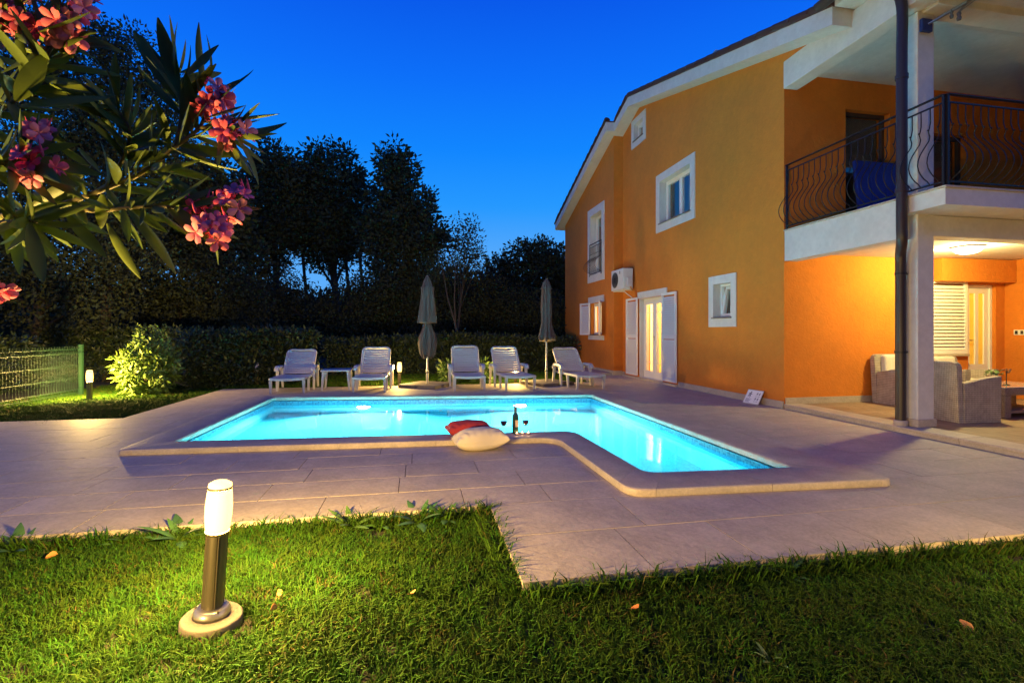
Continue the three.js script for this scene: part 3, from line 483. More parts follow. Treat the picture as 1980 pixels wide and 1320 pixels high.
{
  const y0 = .0612, t = thing('wine_bottle', 'dark green wine bottle between the two wine glasses', 'bottle', [1.10, y0, -5.50], .3);
  mesh('bottle_body', lathe([[0, 0], [.034, 0], [.0375, .006], [.0375, .185], [.034, .205], [.018, .232], [.0145, .245], [.0145, .292], [.016, .293], [.016, .303], [0, .303]], 28), M.bottleGlass, t);
  mesh('foil', lathe([[.0152, .245], [.0156, .293], [.0168, .294], [.0168, .304], [0, .3045]], 20), std([.03, .03, .035], .4), t);
  const lab = new THREE.CylinderGeometry(.0379, .0379, .075, 20, 1, true, -.55, 1.1); lab.translate(0, .118, 0); mesh('label', lab, std([.62, .50, .34], .8, { side: THREE.DoubleSide }), t);
  const glass = thing('wine_glass', 'tall wine glass of red wine left of the bottle', 'wine glass', [.965, y0, -5.50], 0, 'wine glasses on the coping');
  mesh('bowl', lathe([[.003, .085], [.02, .092], [.034, .115], [.0385, .14], [.037, .17], [.032, .205]], 28), M.clear, glass);
  mesh('stem', lathe([[.034, .0], [.033, .002], [.01, .006], [.0035, .012], [.003, .085]], 20), M.clear, glass);
  mesh('wine', lathe([[0, .088], [.019, .094], [.033, .116], [.0365, .135], [.0372, .1435], [0, .1435]], 24), M.wine, glass);
  copyOf(glass, [1.215, y0, -5.49], .6, 'wine glass of red wine right of the bottle');
  const cd = thing('tealight', 'tealight candle in front of the wine bottle', 'candle', [1.10, y0, -5.425], 0, 'tealights beside the wine');
  mesh('cup', lathe([[0, 0], [.019, 0], [.02, .016], [.0185, .016], [.018, .012], [0, .012]], 16), std([.6, .55, .5], .3, { metalness: .8 }), cd);
  mesh('flame', lathe([[0, .014], [.004, .018], [.0045, .023], [.002, .031], [0, .036]], 8), glow([1, .6, .3], 10), cd);
  const c2 = copyOf(cd, [1.165, y0, -5.44], 0, 'tealight candle between the bottle and the right glass'); const c3 = copyOf(cd, [1.232, y0, -5.425], 0, 'tealight candle at the foot of the right wine glass');
  for (const c of [cd, c2, c3]) { const l = new THREE.PointLight(new THREE.Color().setRGB(1, .55, .22), .02); l.position.copy(c.position).add(V3(0, .024, 0)); l.shadow.radius = .25; l.castShadow = true; scene.add(l); }
}

// ================================================================== ON THE HOUSE: air conditioner, sign, cable bracket, towel
{
  const t = thing('air_conditioner', 'white air conditioner unit hung on the orange wall above the French door', 'air conditioner', [5.53, 2.36, -12.77]);
  mesh('casing', rbox(-.15, .14, 0, .56, -.40, .40, .02, 3), std([.62, .62, .60], .45), t);
  const grille = []; for (let k = 1; k <= 6; k++) { const g = new THREE.TorusGeometry(.035 * k, .004, 5, 26); g.rotateY(Math.PI / 2); g.translate(-.158, .28, -.12); grille.push(g); } for (let k = 0; k < 8; k++) { const a = k / 8 * Math.PI; grille.push(rod([-.16, .28 + .215 * Math.sin(a), -.12 + .215 * Math.cos(a)], [-.16, .28 - .215 * Math.sin(a), -.12 - .215 * Math.cos(a)], .0035, 5)); }
  mesh('fan_grille', grille, M.iron, t); const dk = new THREE.CircleGeometry(.21, 26); dk.rotateY(-Math.PI / 2); dk.translate(-.1525, .28, -.12); mesh('fan_opening', dk, std([.16, .16, .17], .6), t);
  mesh('badge', box(-.152, -.1505, .42, .50, .18, .22), M.iron, t);
  mesh('bracket', [box(-.14, .188, -.03, -.001, -.27, -.24), box(-.14, .188, -.03, -.001, .24, .27), box(.15, .188, -.03, .3, -.27, -.24), box(.15, .188, -.03, .3, .24, .27), bar([-.1, -.02, .255], [.18, -.22, .255], .02)], M.frame, t);
  mesh('valve_cover', rbox(-.05, .10, .06, .30, .40, .45, .015), std([.62, .62, .60], .45), t);
  mesh('pipe', tube([[.05, .1, .42], [.08, -.02, .46], [.14, -.05, .5], [.175, -.3, .52], [.175, -.38, .52]], .012, 20, 8), M.orange, t);
}
{ // rules board: pictograms and small lines of print
  const c = document.createElement('canvas'); c.width = 256; c.height = 192; const g = c.getContext('2d'); g.fillStyle = '#e9e7e2'; g.fillRect(0, 0, 256, 192); g.strokeStyle = '#8a8a90'; g.lineWidth = 3; g.strokeRect(4, 4, 248, 184);
  g.fillStyle = '#20222a'; g.strokeStyle = '#20222a'; g.lineCap = 'round';
  const figure = (x, y, s) => { g.beginPath(); g.arc(x + 6 * s, y - 26 * s, 7 * s, 0, 7); g.fill(); g.lineWidth = 8 * s; g.beginPath(); g.moveTo(x + 3 * s, y - 16 * s); g.lineTo(x - 4 * s, y + 4 * s); g.lineTo(x + 10 * s, y + 14 * s); g.lineTo(x + 4 * s, y + 30 * s); g.moveTo(x - 4 * s, y + 4 * s); g.lineTo(x - 18 * s, y + 22 * s); g.moveTo(x + 2 * s, y - 10 * s); g.lineTo(x + 20 * s, y - 4 * s); g.moveTo(x, y - 12 * s); g.lineTo(x - 18 * s, y - 6 * s); g.stroke(); };
  figure(66, 66, 1.25); figure(178, 48, .6); figure(216, 52, .6); figure(176, 122, .6); figure(216, 124, .6);
  g.fillStyle = '#55575f'; for (let i = 0; i < 5; i++) g.fillRect(24, 126 + i * 11, 90 - (i * 23) % 40, 4); for (const [x, y] of [[158, 84], [198, 84], [158, 158], [198, 158]]) g.fillRect(x, y, 34, 4);
  const tx = new THREE.CanvasTexture(c); tx.colorSpace = THREE.SRGBColorSpace; tx.magFilter = THREE.LinearFilter;
  const t = thing('rules_sign', 'white pool rules sign with black pictograms leaning on the orange wall', 'sign', [5.53, .006, -7.46], -Math.PI / 2 + .12); t.rotation.order = 'YXZ'; t.rotation.x = -.52;
  mesh('board', rbox(-.17, .17, 0, .255, -.006, 0, .002, 1), std([.75, .75, .74], .4), t);
  const face = new THREE.PlaneGeometry(.335, .25); face.translate(0, .1275, .001); mesh('print', face, std([1, 1, 1], .45, { map: tx }), t);
}
{
  const t = thing('cable_bracket', 'metal bracket with insulators and cables at the top of the balcony column', 'bracket', [5.99, 4.80, -4.88]);
  M.steel = std([.36, .40, .42], .35, { metalness: .8 });
  mesh('mount', rbox(-.10, .05, -.02, .13, -.015, .03, .01), std([.012, .03, .16], .5), t);
  mesh('arm', [bar([-.02, .06, .03], [.18, .16, .30], .035, .012), rod([.03, .10, .10], [.32, .26, .34], .012)], M.steel, t);
  for (const [x, y, z] of [[.10, .09, .20], [.16, .05, .24], [.12, .03, .26]]) mesh('insulator', lathe([[0, -.05], [.016, -.05], [.02, -.02], [.011, -.005], [.018, .02], [.01, .045], [0, .05]], 10).translate(x, y, z), std([.10, .10, .11], .35), t);
  for (let k = 0; k < 3; k++) mesh('cable', tube([[.14 + k * .02, .08 + k * .02, .22], [.4, .3 + k * .06, .4], [1.2, 1.0 + k * .12, 1.0]], .006, 16, 5), M.steel, t);
}
{ const t = thing('folded_mat', 'blue folded mat leaning upright against the balcony door', 'mat', [7.27, 2.823, -6.62]); t.rotation.x = -.12; M.blue = std([.006, .03, .25], .9, { bumpMap: bumpFine, bumpScale: .002 });
  for (let k = 0; k < 3; k++) mesh('mat_section', rbox(-.40 + k * .268, -.136 + k * .268, 0, 1.14, -.045, .02, .02, 3), M.blue, t); }

// ================================================================== PORCH FURNITURE
const weave = (() => { const f = (x, y) => { const cx = (x >> 3), row = (y >> 3), over = (cx + row) & 1, fx = (x & 7) / 7 * 2 - 1, fy = (y & 7) / 7 * 2 - 1; const h = over ? 1 - fy * fy : 1 - fx * fx; return .25 + .75 * h; }; return { b: tex(512, (x, y) => { const v = f(x, y); return [v, v, v]; }, false), c: tex(512, (x, y) => { const v = .48 + .40 * f(x, y) + .25 * (n512b[y * 512 + (x >> 2 << 2)] - .4); return [v, v * .97, v * .93]; }) }; })();
M.wicker = std([.62, .58, .52], .7, { map: weave.c, bumpMap: weave.b, bumpScale: .006 });
M.pad = std([.66, .60, .52], .95, { map: mottled });
function armchair(label, pos, turn, width = .74, flower = false) {
  const t = thing('wicker_armchair', label, 'armchair', pos, turn, 'wicker seats on the porch'), w = width / 2;
  const bs = new THREE.Shape(); bs.moveTo(-w + .02, .0); bs.lineTo(w - .02, .0); bs.lineTo(w - .01, .68); bs.quadraticCurveTo(w - .015, .755, w - .09, .76); bs.lineTo(-w + .09, .76); bs.quadraticCurveTo(-w + .015, .755, -w + .01, .68); bs.closePath();
  const bg = new THREE.ExtrudeGeometry(bs, { depth: .07, bevelEnabled: true, bevelSize: .015, bevelThickness: .015, bevelSegments: 2 }); bg.rotateX(-.06); bg.translate(0, .005, -.36); mesh('backrest', uvm(bg, 1.7), M.wicker, t);
  for (const s of [-1, 1]) { const a = new THREE.Shape(); a.moveTo(.36, .0); a.lineTo(.37, .575); a.quadraticCurveTo(.20, .565, .0, .535); a.quadraticCurveTo(-.15, .50, -.27, .49); a.lineTo(-.27, .0); a.closePath(); const g = new THREE.ExtrudeGeometry(a, { depth: .09, bevelEnabled: true, bevelSize: .012, bevelThickness: .012, bevelSegments: 2 }); g.rotateY(-Math.PI / 2); g.translate(s * (w - .055) + .045, .005, 0); mesh('armrest', uvm(g, 1.7), M.wicker, t); }
  mesh('seat_base', uvm(rbox(-w + .11, w - .11, .03, .30, -.27, .35, .02), .42), M.wicker, t);
  mesh('seat_cushion', uvm(rbox(-w + .115, w - .115, .302, .42, -.26, .355, .045, 4), .5), M.pad, t);
  const bc = rbox(-w + .14, w - .14, .40, .80, -.28, -.16, .05, 4); bc.rotateX(-.10); mesh('back_cushion', uvm(bc, .5), M.pad, t);
  return t;
}
armchair('wicker armchair with a cream cushion against the orange porch wall behind the downpipe', [7.60, .07, -6.50], .02).scale.set(.86, 1, .86);
armchair('wicker armchair right of the column, its back towards the pool', [6.97, .07, -5.30], Math.PI / 2 - .08).scale.set(.82, .98, .8);
armchair('wicker armchair below the porch window, mostly hidden by the nearer one', [8.62, .07, -6.50], 0).scale.set(.86, .95, .86);
{
  const t = thing('wicker_table', 'low wicker coffee table with a glass top on the porch', 'table', [8.12, .07, -5.52], .06);
  mesh('frame', [rbox(-.55, .55, .30, .40, -.32, .32, .015), rbox(-.50, .50, .05, .09, -.27, .27, .01)].map((g) => uvm(g, .42)), M.wicker, t);
  for (const sx of [-1, 1]) for (const sz of [-1, 1]) mesh('leg', uvm(rbox(sx * .485 - .06, sx * .485 + .06, 0, .30, sz * .255 - .06, sz * .255 + .06, .012), .42), M.wicker, t);
  mesh('glass_top', rbox(-.55, .55, .402, .41, -.32, .32, .003, 1), phys([.75, .8, .8], .05, { clearcoat: 1 }), t);
  const p = thing('potted_plant', 'small leafy plant in a dark red pot on the wicker table', 'plant', [7.80, .4805, -5.45]);
  mesh('pot', lathe([[0, 0], [.05, 0], [.068, .105], [.075, .105], [.075, .125], [.062, .125], [.06, .11], [0, .108]], 20), std([.16, .025, .02], .5), p);
  const r = rng(77), leaves = []; for (let i = 0; i < 60; i++) { const g = new THREE.PlaneGeometry(.026, .06, 2, 2); g.translate(0, .03, 0); for (let k = 0; k < g.attributes.position.count; k++) { const y = g.attributes.position.getY(k) / .06; g.attributes.position.setX(k, g.attributes.position.getX(k) * Math.sin(Math.PI * Math.min(.97, y + .06))); g.attributes.position.setZ(k, y * y * .02); } g.rotateX(.5 + r() * .9); g.rotateY(r() * 6.28); g.translate((r() - .5) * .15, .12 + r() * .07, (r() - .5) * .15); leaves.push(g); }
  leaves.forEach((g) => g.computeVertexNormals()); mesh('foliage', leaves, std([.07, .16, .03], .6, { side: THREE.DoubleSide }), p);
  const c = thing('flower_vase', 'thin dark stem vase with small flowers beside the potted plant', 'vase', [7.98, .4805, -5.42]);
  mesh('stem', [lathe([[0, 0], [.04, 0], [.04, .006], [.006, .012], [.005, .17], [.014, .19], [0, .192]], 14)], M.iron, c);
  const fl = []; for (let i = 0; i < 9; i++) { const s = new THREE.SphereGeometry(.012, 6, 5); s.scale(1, .7, 1); s.translate((r() - .5) * .08, .17 + r() * .05, (r() - .5) * .08); fl.push(s); fl.push(rod([0, .15, 0], [(r() - .5) * .08, .19 + r() * .03, (r() - .5) * .08], .002, 4)); } mesh('blossoms', fl, std([.10, .04, .03], .7), c);
}
struct(mesh('stone_step', uvm(merge([rbox(4.75, 5.42, -.05, .07, -15.6, -13.2, .01), rbox(4.35, 4.748, -.05, .0, -15.3, -13.3, .01)]), .9), M.coping[1]), 'low stone step along the far end of the house');

// ================================================================== FENCE
{
  M.green = std([.010, .042, .02], .5);
  const t = thing('wire_fence', 'green welded wire fence panel at the left edge of the garden', 'fence', [-6.5, LAWN_Y, 0]);
  for (const z of [-11.22, -8.7]) mesh('post', [box(-.03, .03, -.05, 1.03, z - .03, z + .03), rbox(-.034, .034, 1.03, 1.05, z - .034, z + .034, .006)], M.green, t);
  const bend = (y) => (Math.abs(y - .93) < .03 ? .035 : Math.abs(y - .15) < .03 ? .035 : 0);
  const w = tube([[0, .06, 0], [0, .12, 0], [.035, .15, 0], [0, .18, 0], [0, .5, 0], [0, .88, 0], [.035, .92, 0], [0, .96, 0], [0, 1.02, 0]], 0.0034, 24, 5);
  for (let z = -11.17; z < -8.74; z += .068) mesh('wire', w, M.green, t).position.z = z;
  for (const [y, x] of [[.12, .006], [.18, .006], [.40, .006], [.64, .006], [.88, .006], [.96, .006]]) mesh('wire', rod([x, y, -11.2], [x, y, -8.72], .004), M.green, t);
  for (const y of [.2, .85]) mesh('clamp', box(.0, .05, y, y + .04, -11.215, -11.16), M.green, t);
}
// ================================================================== GRASS
function tuft(seed, n, spread, hmin, hmax, wid) {
  const r = rng(seed), p = [], ix = [];
  for (let i = 0; i < n; i++) {
    const a = r() * 6.283, d = Math.sqrt(r()) * spread, x = Math.cos(a) * d, z = Math.sin(a) * d, h = hmin + (hmax - hmin) * Math.pow(r(), 1.4), b = r() * 6.283, lean = h * (.25 + .75 * r()), w = wid * (.7 + .6 * r()), dx = Math.cos(b), dz = Math.sin(b), f = r() * 6.283, sx = Math.cos(f) * w / 2, sz = Math.sin(f) * w / 2, o = p.length / 3;
    p.push(x - sx, -.01, z - sz, x + sx, -.01, z + sz, x + dx * lean * .35 - sx * .9, h * .58, z + dz * lean * .35 - sz * .9, x + dx * lean * .35 + sx * .9, h * .58, z + dz * lean * .35 + sz * .9, x + dx * lean, h * (.9 - .25 * lean / h), z + dz * lean);
    ix.push(o, o + 1, o + 2, o + 1, o + 3, o + 2, o + 2, o + 3, o + 4);
  }
  const g = new THREE.BufferGeometry(); g.setAttribute('position', new THREE.Float32BufferAttribute(p, 3)); g.setIndex(ix); g.computeVertexNormals(); return g;
}
M.grass = phys([1, 1, 1], .85, { side: THREE.DoubleSide, specularIntensity: .25 });
const nz = (x, z) => n512d[(((z * 37 | 0) % 512 + 512) % 512) * 512 + (((x * 37 | 0) % 512 + 512) % 512)], nz2 = (x, z) => n512b[(((z * 90 | 0) % 512 + 512) % 512) * 512 + (((x * 90 | 0) % 512 + 512) % 512)];
function sow(label, geo, list, mat = M.grass) { // list of [x, y, z, scale, turn, r, g, b]
  const im = new THREE.InstancedMesh(geo, mat, list.length), m = new THREE.Matrix4(), q = new THREE.Quaternion(), c = new THREE.Color(), up = V3(0, 1, 0);
  list.forEach(([x, y, z, s, t, r, g, b, sy], i) => { m.compose(V3(x, y, z), q.setFromAxisAngle(up, t), V3(s, s * (sy ?? 1), s)); im.setMatrixAt(i, m); im.setColorAt(i, c.setRGB(r, g, b)); });
  im.name = numbered('grass'); im.castShadow = im.receiveShadow = true; tag(im, label, null, null, 'stuff'); scene.add(im); return im;
}
const inLawn = (x, z) => (x < .5 ? z > -3.415 : z > -2.325) ;
const hue = (r, x, z) => { const k = nz(x, z), j = nz2(x, z), dry = r() < .03 ? 1 : 0; return dry ? [.085, .065, .02] : [.016 + .023 * r() + .010 * k, .048 + .036 * r() + .022 * j, .004 + .004 * r()]; };
{
  const r = rng(501), a = [], b = [];
  for (let i = 0; i < 30000; i++) { const x = -4.2 + 9.6 * r(), z = -3.41 + 3.35 * r(); if (!inLawn(x, z) || Math.hypot(x, z) < .35 || Math.hypot(x + .872, z + 2.36) < .12 || nz2(x, z) < .29 + .12 * (nz(x * .8, z * .8) - .5)) continue; const k = nz(x * 1.7 + 3, z * 1.7); a.push([x, LAWN_Y, z, .75 + .5 * r(), r() * 6.28, ...hue(r, x, z), .55 + .9 * k]); }
  sow('short green grass of the front lawn', tuft(1, 26, .042, .018, .062, .0042), a);
  // longer blades along the edge of the paving
  for (let i = 0; i < 2600; i++) { const e = r(); const [x, z] = e < .42 ? [-3.4 + 3.9 * r(), -3.395 + .07 * r() * r()] : e < .58 ? [.485 - .07 * r() * r(), -3.4 + 1.07 * r()] : [.5 + 4.6 * r(), -2.305 + .08 * r() * r()]; b.push([x, LAWN_Y, z, .9 + 1.5 * r() * r() * (.4 + nz(x * 2, z)), r() * 6.28, ...hue(r, x, z)]); }
  sow('longer grass blades along the paving edge', tuft(2, 9, .02, .035, .105, .0045), b);
}
{
  const r = rng(502), a = [];
  for (let i = 0; i < 9000; i++) { const x = -9 + 5 * r(), z = -13.2 + 5.5 * r(); if (x > -4.1 || z > -7.75 || x < -6.7 - .5 * r()) continue; a.push([x, LAWN_Y, z, 1.2 + .8 * r(), r() * 6.28, ...hue(r, x, z)]); }
  sow('green grass on the lawn left of the patio', tuft(3, 16, .06, .03, .07, .007), a);
  const b = []; for (let i = 0; i < 9000; i++) { const x = -4.2 + 9.4 * r(), z = -14.6 + 3.05 * r(); if (x > 4.15 && z > -13.2) continue; b.push([x, LAWN_Y, z, 1.2 + .9 * r(), r() * 6.28, ...hue(r, x, z)]); }
  sow('grass strip behind the sun loungers', tuft(4, 14, .06, .03, .08, .008), b);
}
{ // clover and other small broad leaves between the blades
  const p = [], ix = [], r = rng(640); for (let i = 0; i < 9; i++) { const a = r() * 6.28, d = .04 * Math.sqrt(r()), x = Math.cos(a) * d, z = Math.sin(a) * d, y = .022 + .02 * r(), t0 = r() * 6.28, tl = (r() - .5) * .5; for (let k = 0; k < 3; k++) { const b = t0 + k * 2.09, o = p.length / 3, R = .008 + .004 * r(); for (const [u, v] of [[0, 0], [.7, .5], [1.15, 0], [.7, -.5]]) p.push(x + (Math.cos(b) * u - Math.sin(b) * v) * R, y + u * R * tl, z + (Math.sin(b) * u + Math.cos(b) * v) * R); ix.push(o, o + 2, o + 1, o, o + 3, o + 2); } }
  const g = new THREE.BufferGeometry(); g.setAttribute('position', new THREE.Float32BufferAttribute(p, 3)); g.setIndex(ix); g.computeVertexNormals();
  const a = []; for (let i = 0; i < 9000; i++) { const x = -4 + 9 * r(), z = -3.35 + 3.2 * r(); if (!inLawn(x, z) || Math.hypot(x, z) < .35 || nz(x * .9 + 5, z * .9 + 2) < .5) continue; const k = .6 + .6 * r(); a.push([x, LAWN_Y, z, .8 + .7 * r(), r() * 6.28, .035 * k, .085 * k, .012 * k]); }
  sow('patches of small clover in the front lawn', g, a);
}
// weeds with broad leaves
function leafStrip(L, W, bend, fold = .25, seg = 6, tipW = .0) { const rows = []; for (let i = 0; i <= seg; i++) { const t = i / seg, w = W * Math.pow(Math.sin(Math.PI * Math.min(1, t * .93 + .05)), .8) * (1 - tipW * t); const y = L * t - bend * bend * L * t * t * .25, z = bend * L * t * t; rows.push([V3(-w / 2, y, z + fold * w), V3(0, y, z), V3(w / 2, y, z + fold * w)]); } return loft(rows, false, false); }
M.weed = [[.07, .17, .025], [.055, .14, .03], [.09, .18, .03]].map((c) => std(c, .55, { side: THREE.DoubleSide }));
{
  const r = rng(610), proto = leafStrip(.12, .034, .5, .2, 5);
  const spots = [[-2.28, -3.37, 1, 'broad leaved weed at the left end of the paving edge'], [-1.72, -3.38, .9, 'broad leaved weed on the paving edge left of the bollard lamp'], [-1.42, -3.37, 1.25, 'tall leafy weed at the paving edge just left of the bollard lamp'], [-.42, -3.38, 1.05, 'leafy weed on the paving edge right of the bollard lamp'], [-.22, -3.37, .8, 'small weed between the bollard lamp and the lawn corner'], [.02, -3.38, 1.2, 'tall weed casting a shadow near the lawn corner'], [.20, -3.39, .9, 'weed beside the lawn corner'], [1.35, -1.70, .75, 'pale broad leaved weed in the shaded right lawn'], [1.9, -2.28, .8, 'weed at the paving edge of the right lawn']];
  spots.forEach(([x, z, s, label]) => { const t = thing('weed', label, 'plant', [x, LAWN_Y, z], r() * 6, 'weeds in the lawn'); const n = 7 + Math.floor(r() * 5), m = M.weed[Math.floor(r() * 3)]; for (let i = 0; i < n; i++) { const l = mesh('leaf', proto, m, t); l.rotation.order = 'YXZ'; l.rotation.set(.25 + r() * .75, i / n * 6.28 + r() * .6, 0); l.scale.setScalar(s * (z < -2.2 ? 1.55 : 1) * (.6 + .5 * r())); } });
  const lg = leafStrip(.06, .045, .35, .3, 5), lm = [[.40, .13, .03], [.33, .16, .05], [.45, .2, .06]].map((c) => std(c, .75, { side: THREE.DoubleSide }));
  const fallen = [[-1.98, -3.22, 'orange fallen leaf near the left end of the paving edge'], [-1.38, -3.02, 'small orange fallen leaf in the lawn below the paving edge left of the lamp'], [-1.86, -2.18, 'orange fallen leaf at the far left of the front lawn'], [-.66, -2.58, 'orange fallen leaf just right of the bollard lamp'], [-.62, -2.42, 'brown fallen leaf right of the bollard lamp foot'], [-.03, -2.42, 'pale fallen leaf in the lawn between lamp and patio corner'], [-1.08, -1.98, 'orange fallen leaf in front of the bollard lamp'], [2.32, -1.75, 'orange fallen leaf in the right lawn'], [.95, -2.10, 'tiny orange fallen leaf below the patio edge']];
  fallen.forEach(([x, z, label]) => { const o = mesh('fallen_leaf', lg, lm[Math.floor(r() * 3)]); tag(o, label, 'leaf', 'fallen leaves on the lawn'); o.position.set(x, LAWN_Y + .035, z); o.rotation.set(1.25 + r() * .3, r() * 6.28, r() * .6); o.scale.setScalar(.8 + .5 * r()); });
}
// ================================================================== SHRUBS, HEDGES, TREES
function cluster(seed, n, R, L, W, up = .2) { // leaves spread through a small ball
  const r = rng(seed), p = [], nr = [], ix = [];
  for (let i = 0; i < n; i++) {
    let x, y, z; do { x = r() * 2 - 1; y = r() * 2 - 1; z = r() * 2 - 1; } while (x * x + y * y + z * z > 1);
    const d = V3(x + (r() - .5), y + up + (r() - .5), z + (r() - .5)).normalize(), s = V3(r() - .5, r() - .5, r() - .5).cross(d).normalize(), c = V3(x, y, z).multiplyScalar(R), l = L * (.7 + .6 * r()), w = W * (.7 + .6 * r()), nn = d.clone().cross(s).normalize(), o = p.length / 3;
    for (const [a, b, e] of [[0, 0, 0], [.5, .5, .12], [1, 0, 0], [.5, -.5, .12]]) { const q = c.clone().addScaledVector(d, a * l).addScaledVector(s, b * w).addScaledVector(nn, e * w); p.push(q.x, q.y, q.z); }
    ix.push(o, o + 1, o + 2, o, o + 2, o + 3);
  }
  const g = new THREE.BufferGeometry(); g.setAttribute('position', new THREE.Float32BufferAttribute(p, 3)); g.setIndex(ix); g.computeVertexNormals(); return g;
}
function foliage(name, parent, geo, mat, pts, r, tone) {
  const im = new THREE.InstancedMesh(geo, mat, pts.length), m = new THREE.Matrix4(), q = new THREE.Quaternion(), e = new THREE.Euler(), c = new THREE.Color();
  pts.forEach(([x, y, z, s], i) => { m.compose(V3(x, y, z), q.setFromEuler(e.set(r() * 6.28, r() * 6.28, r() * 6.28)), V3(s, s, s)); im.setMatrixAt(i, m); const k = .65 + .7 * r(); im.setColorAt(i, c.setRGB(tone[0] * k * (.85 + .3 * r()), tone[1] * k, tone[2] * k)); });
  im.name = name; im.castShadow = im.receiveShadow = true; im.userData.kind = 'stuff'; parent.add(im); return im;
}
M.leaf = std([1, 1, 1], .5, { side: THREE.DoubleSide }); M.treeLeaf = std([1, 1, 1], .85, { side: THREE.DoubleSide });
M.bark = std([.045, .036, .028], .95, { bumpMap: bumpMid, bumpScale: .02 });
const laurel = cluster(31, 11, .10, .105, .038, .5), oakLeaf = cluster(32, 18, .33, .15, .085), fineLeaf = cluster(33, 20, .28, .10, .05), hedgeLeaf = cluster(34, 12, .12, .085, .036, .4);
// bright laurel shrub beside the left lamp
function shrub(name, label, x, z, h, w, n, tone, seed, group, geo = laurel, y = LAWN_Y) {
  const t = thing(name, label, 'shrub', [x, y, z], 0, group), r = rng(seed), pts = [];
  for (let k = 0; k < 9; k++) { const a = k / 9 * 6.28 + r(), e = [Math.cos(a) * w * .4 * r(), h * (.55 + .4 * r()), Math.sin(a) * w * .4 * r()]; mesh('stem', taper([[e[0] * .1, -.02, e[2] * .1], [e[0] * .5, h * .4, e[2] * .5], e], [.014, .010, .004], 5), M.bark, t); }
  for (let i = 0; i < n; i++) { let u, v, q; do { u = r() * 2 - 1; v = r() * 2 - 1; q = r() * 2 - 1; } while (u * u + v * v + q * q > 1); const rad = Math.pow(u * u + v * v + q * q, .18); const f = 1 / Math.max(.35, Math.sqrt(u * u + v * v + q * q)) * rad; const yy = h * (.5 + .5 * clamp(v * f, -1, 1)); const ww = w / 2 * (.75 + .35 * nz(u * 7 + seed, v * 7)); pts.push([u * f * ww, Math.max(.06, yy * (.62 + .62 * nz(q * 6 + 3, u * 9 + seed))), q * f * ww, .75 + .7 * r()]); }
  if (h > 1) for (let k = 0; k < 11; k++) { const a = r() * 6.28, d = w * .38 * Math.sqrt(r()), hh = h * (.85 + .28 * r()); for (let i = 0; i < 6; i++) pts.push([Math.cos(a) * d + (r() - .5) * .08, hh - i * .07, Math.sin(a) * d + (r() - .5) * .08, .55 + .3 * r()]); }
  foliage('foliage', t, geo, M.leaf, pts, r, tone); return t;
}
shrub('laurel_shrub', 'bright laurel shrub lit by the bollard lamp beside the fence', -5.30, -11.2, 1.26, 1.02, 300, [.10, .17, .022], 71);
shrub('garden_shrub', 'small leafy shrub behind the left side of the third lounger', .78, -12.0, .62, .42, 60, [.075, .14, .02], 72, 'low shrubs behind the loungers');
shrub('garden_shrub', 'small leafy shrub showing at the right side of the third lounger', 1.62, -12.05, .62, .40, 60, [.075, .14, .02], 73, 'low shrubs behind the loungers');
function hedge(label, x0, z0, x1, z1, h, dpt, n, tone, seed) {
  const t = thing('hedge', label, 'hedge', [(x0 + x1) / 2, LAWN_Y, (z0 + z1) / 2]), r = rng(seed), L = Math.hypot(x1 - x0, z1 - z0), dx = (x1 - x0) / L, dz = (z1 - z0) / L, pts = [];
  for (let i = 0; i < n; i++) { const s = (r() - .5) * L, top = h * (.86 + .3 * nz(s * 2.1 + seed, 1.3)), face = r(); const y = face < .35 ? top * (.9 + .12 * r()) : r() * top, c = face < .35 ? (r() - .5) * dpt : (r() < .75 ? 1 : -1) * dpt / 2 * (.85 + .3 * r()); pts.push([dx * s - dz * c, Math.max(.05, y), dz * s + dx * c, .85 + .7 * r()]); }
  for (let s = -L / 2 + .2; s < L / 2; s += .55) mesh('stem', taper([[dx * s, -.02, dz * s], [dx * s + .05, h * .5, dz * s], [dx * s - .04, h * .85, dz * s + .03]], [.02, .014, .006], 5), M.bark, t);
  foliage('foliage', t, hedgeLeaf, M.leaf, pts, r, tone);
}
hedge('dark evergreen hedge between the bright shrub and the loungers', -5.0, -12.15, -2.6, -13.2, 1.18, .7, 1500, [.032, .052, .014], 81);
hedge('tall dark hedge behind the bright shrub and the far bollard lamp', -9.6, -15.2, -4.4, -14.6, 1.25, .9, 1700, [.032, .052, .014], 84);
hedge('long dark hedge behind the row of sun loungers', -2.6, -15.2, 5.2, -16.4, 1.06, .8, 2600, [.032, .052, .014], 82);
hedge('dark hedge beyond the green wire fence', -9.4, -8.2, -8.9, -13.4, 1.1, .9, 1500, [.032, .052, .014], 83);
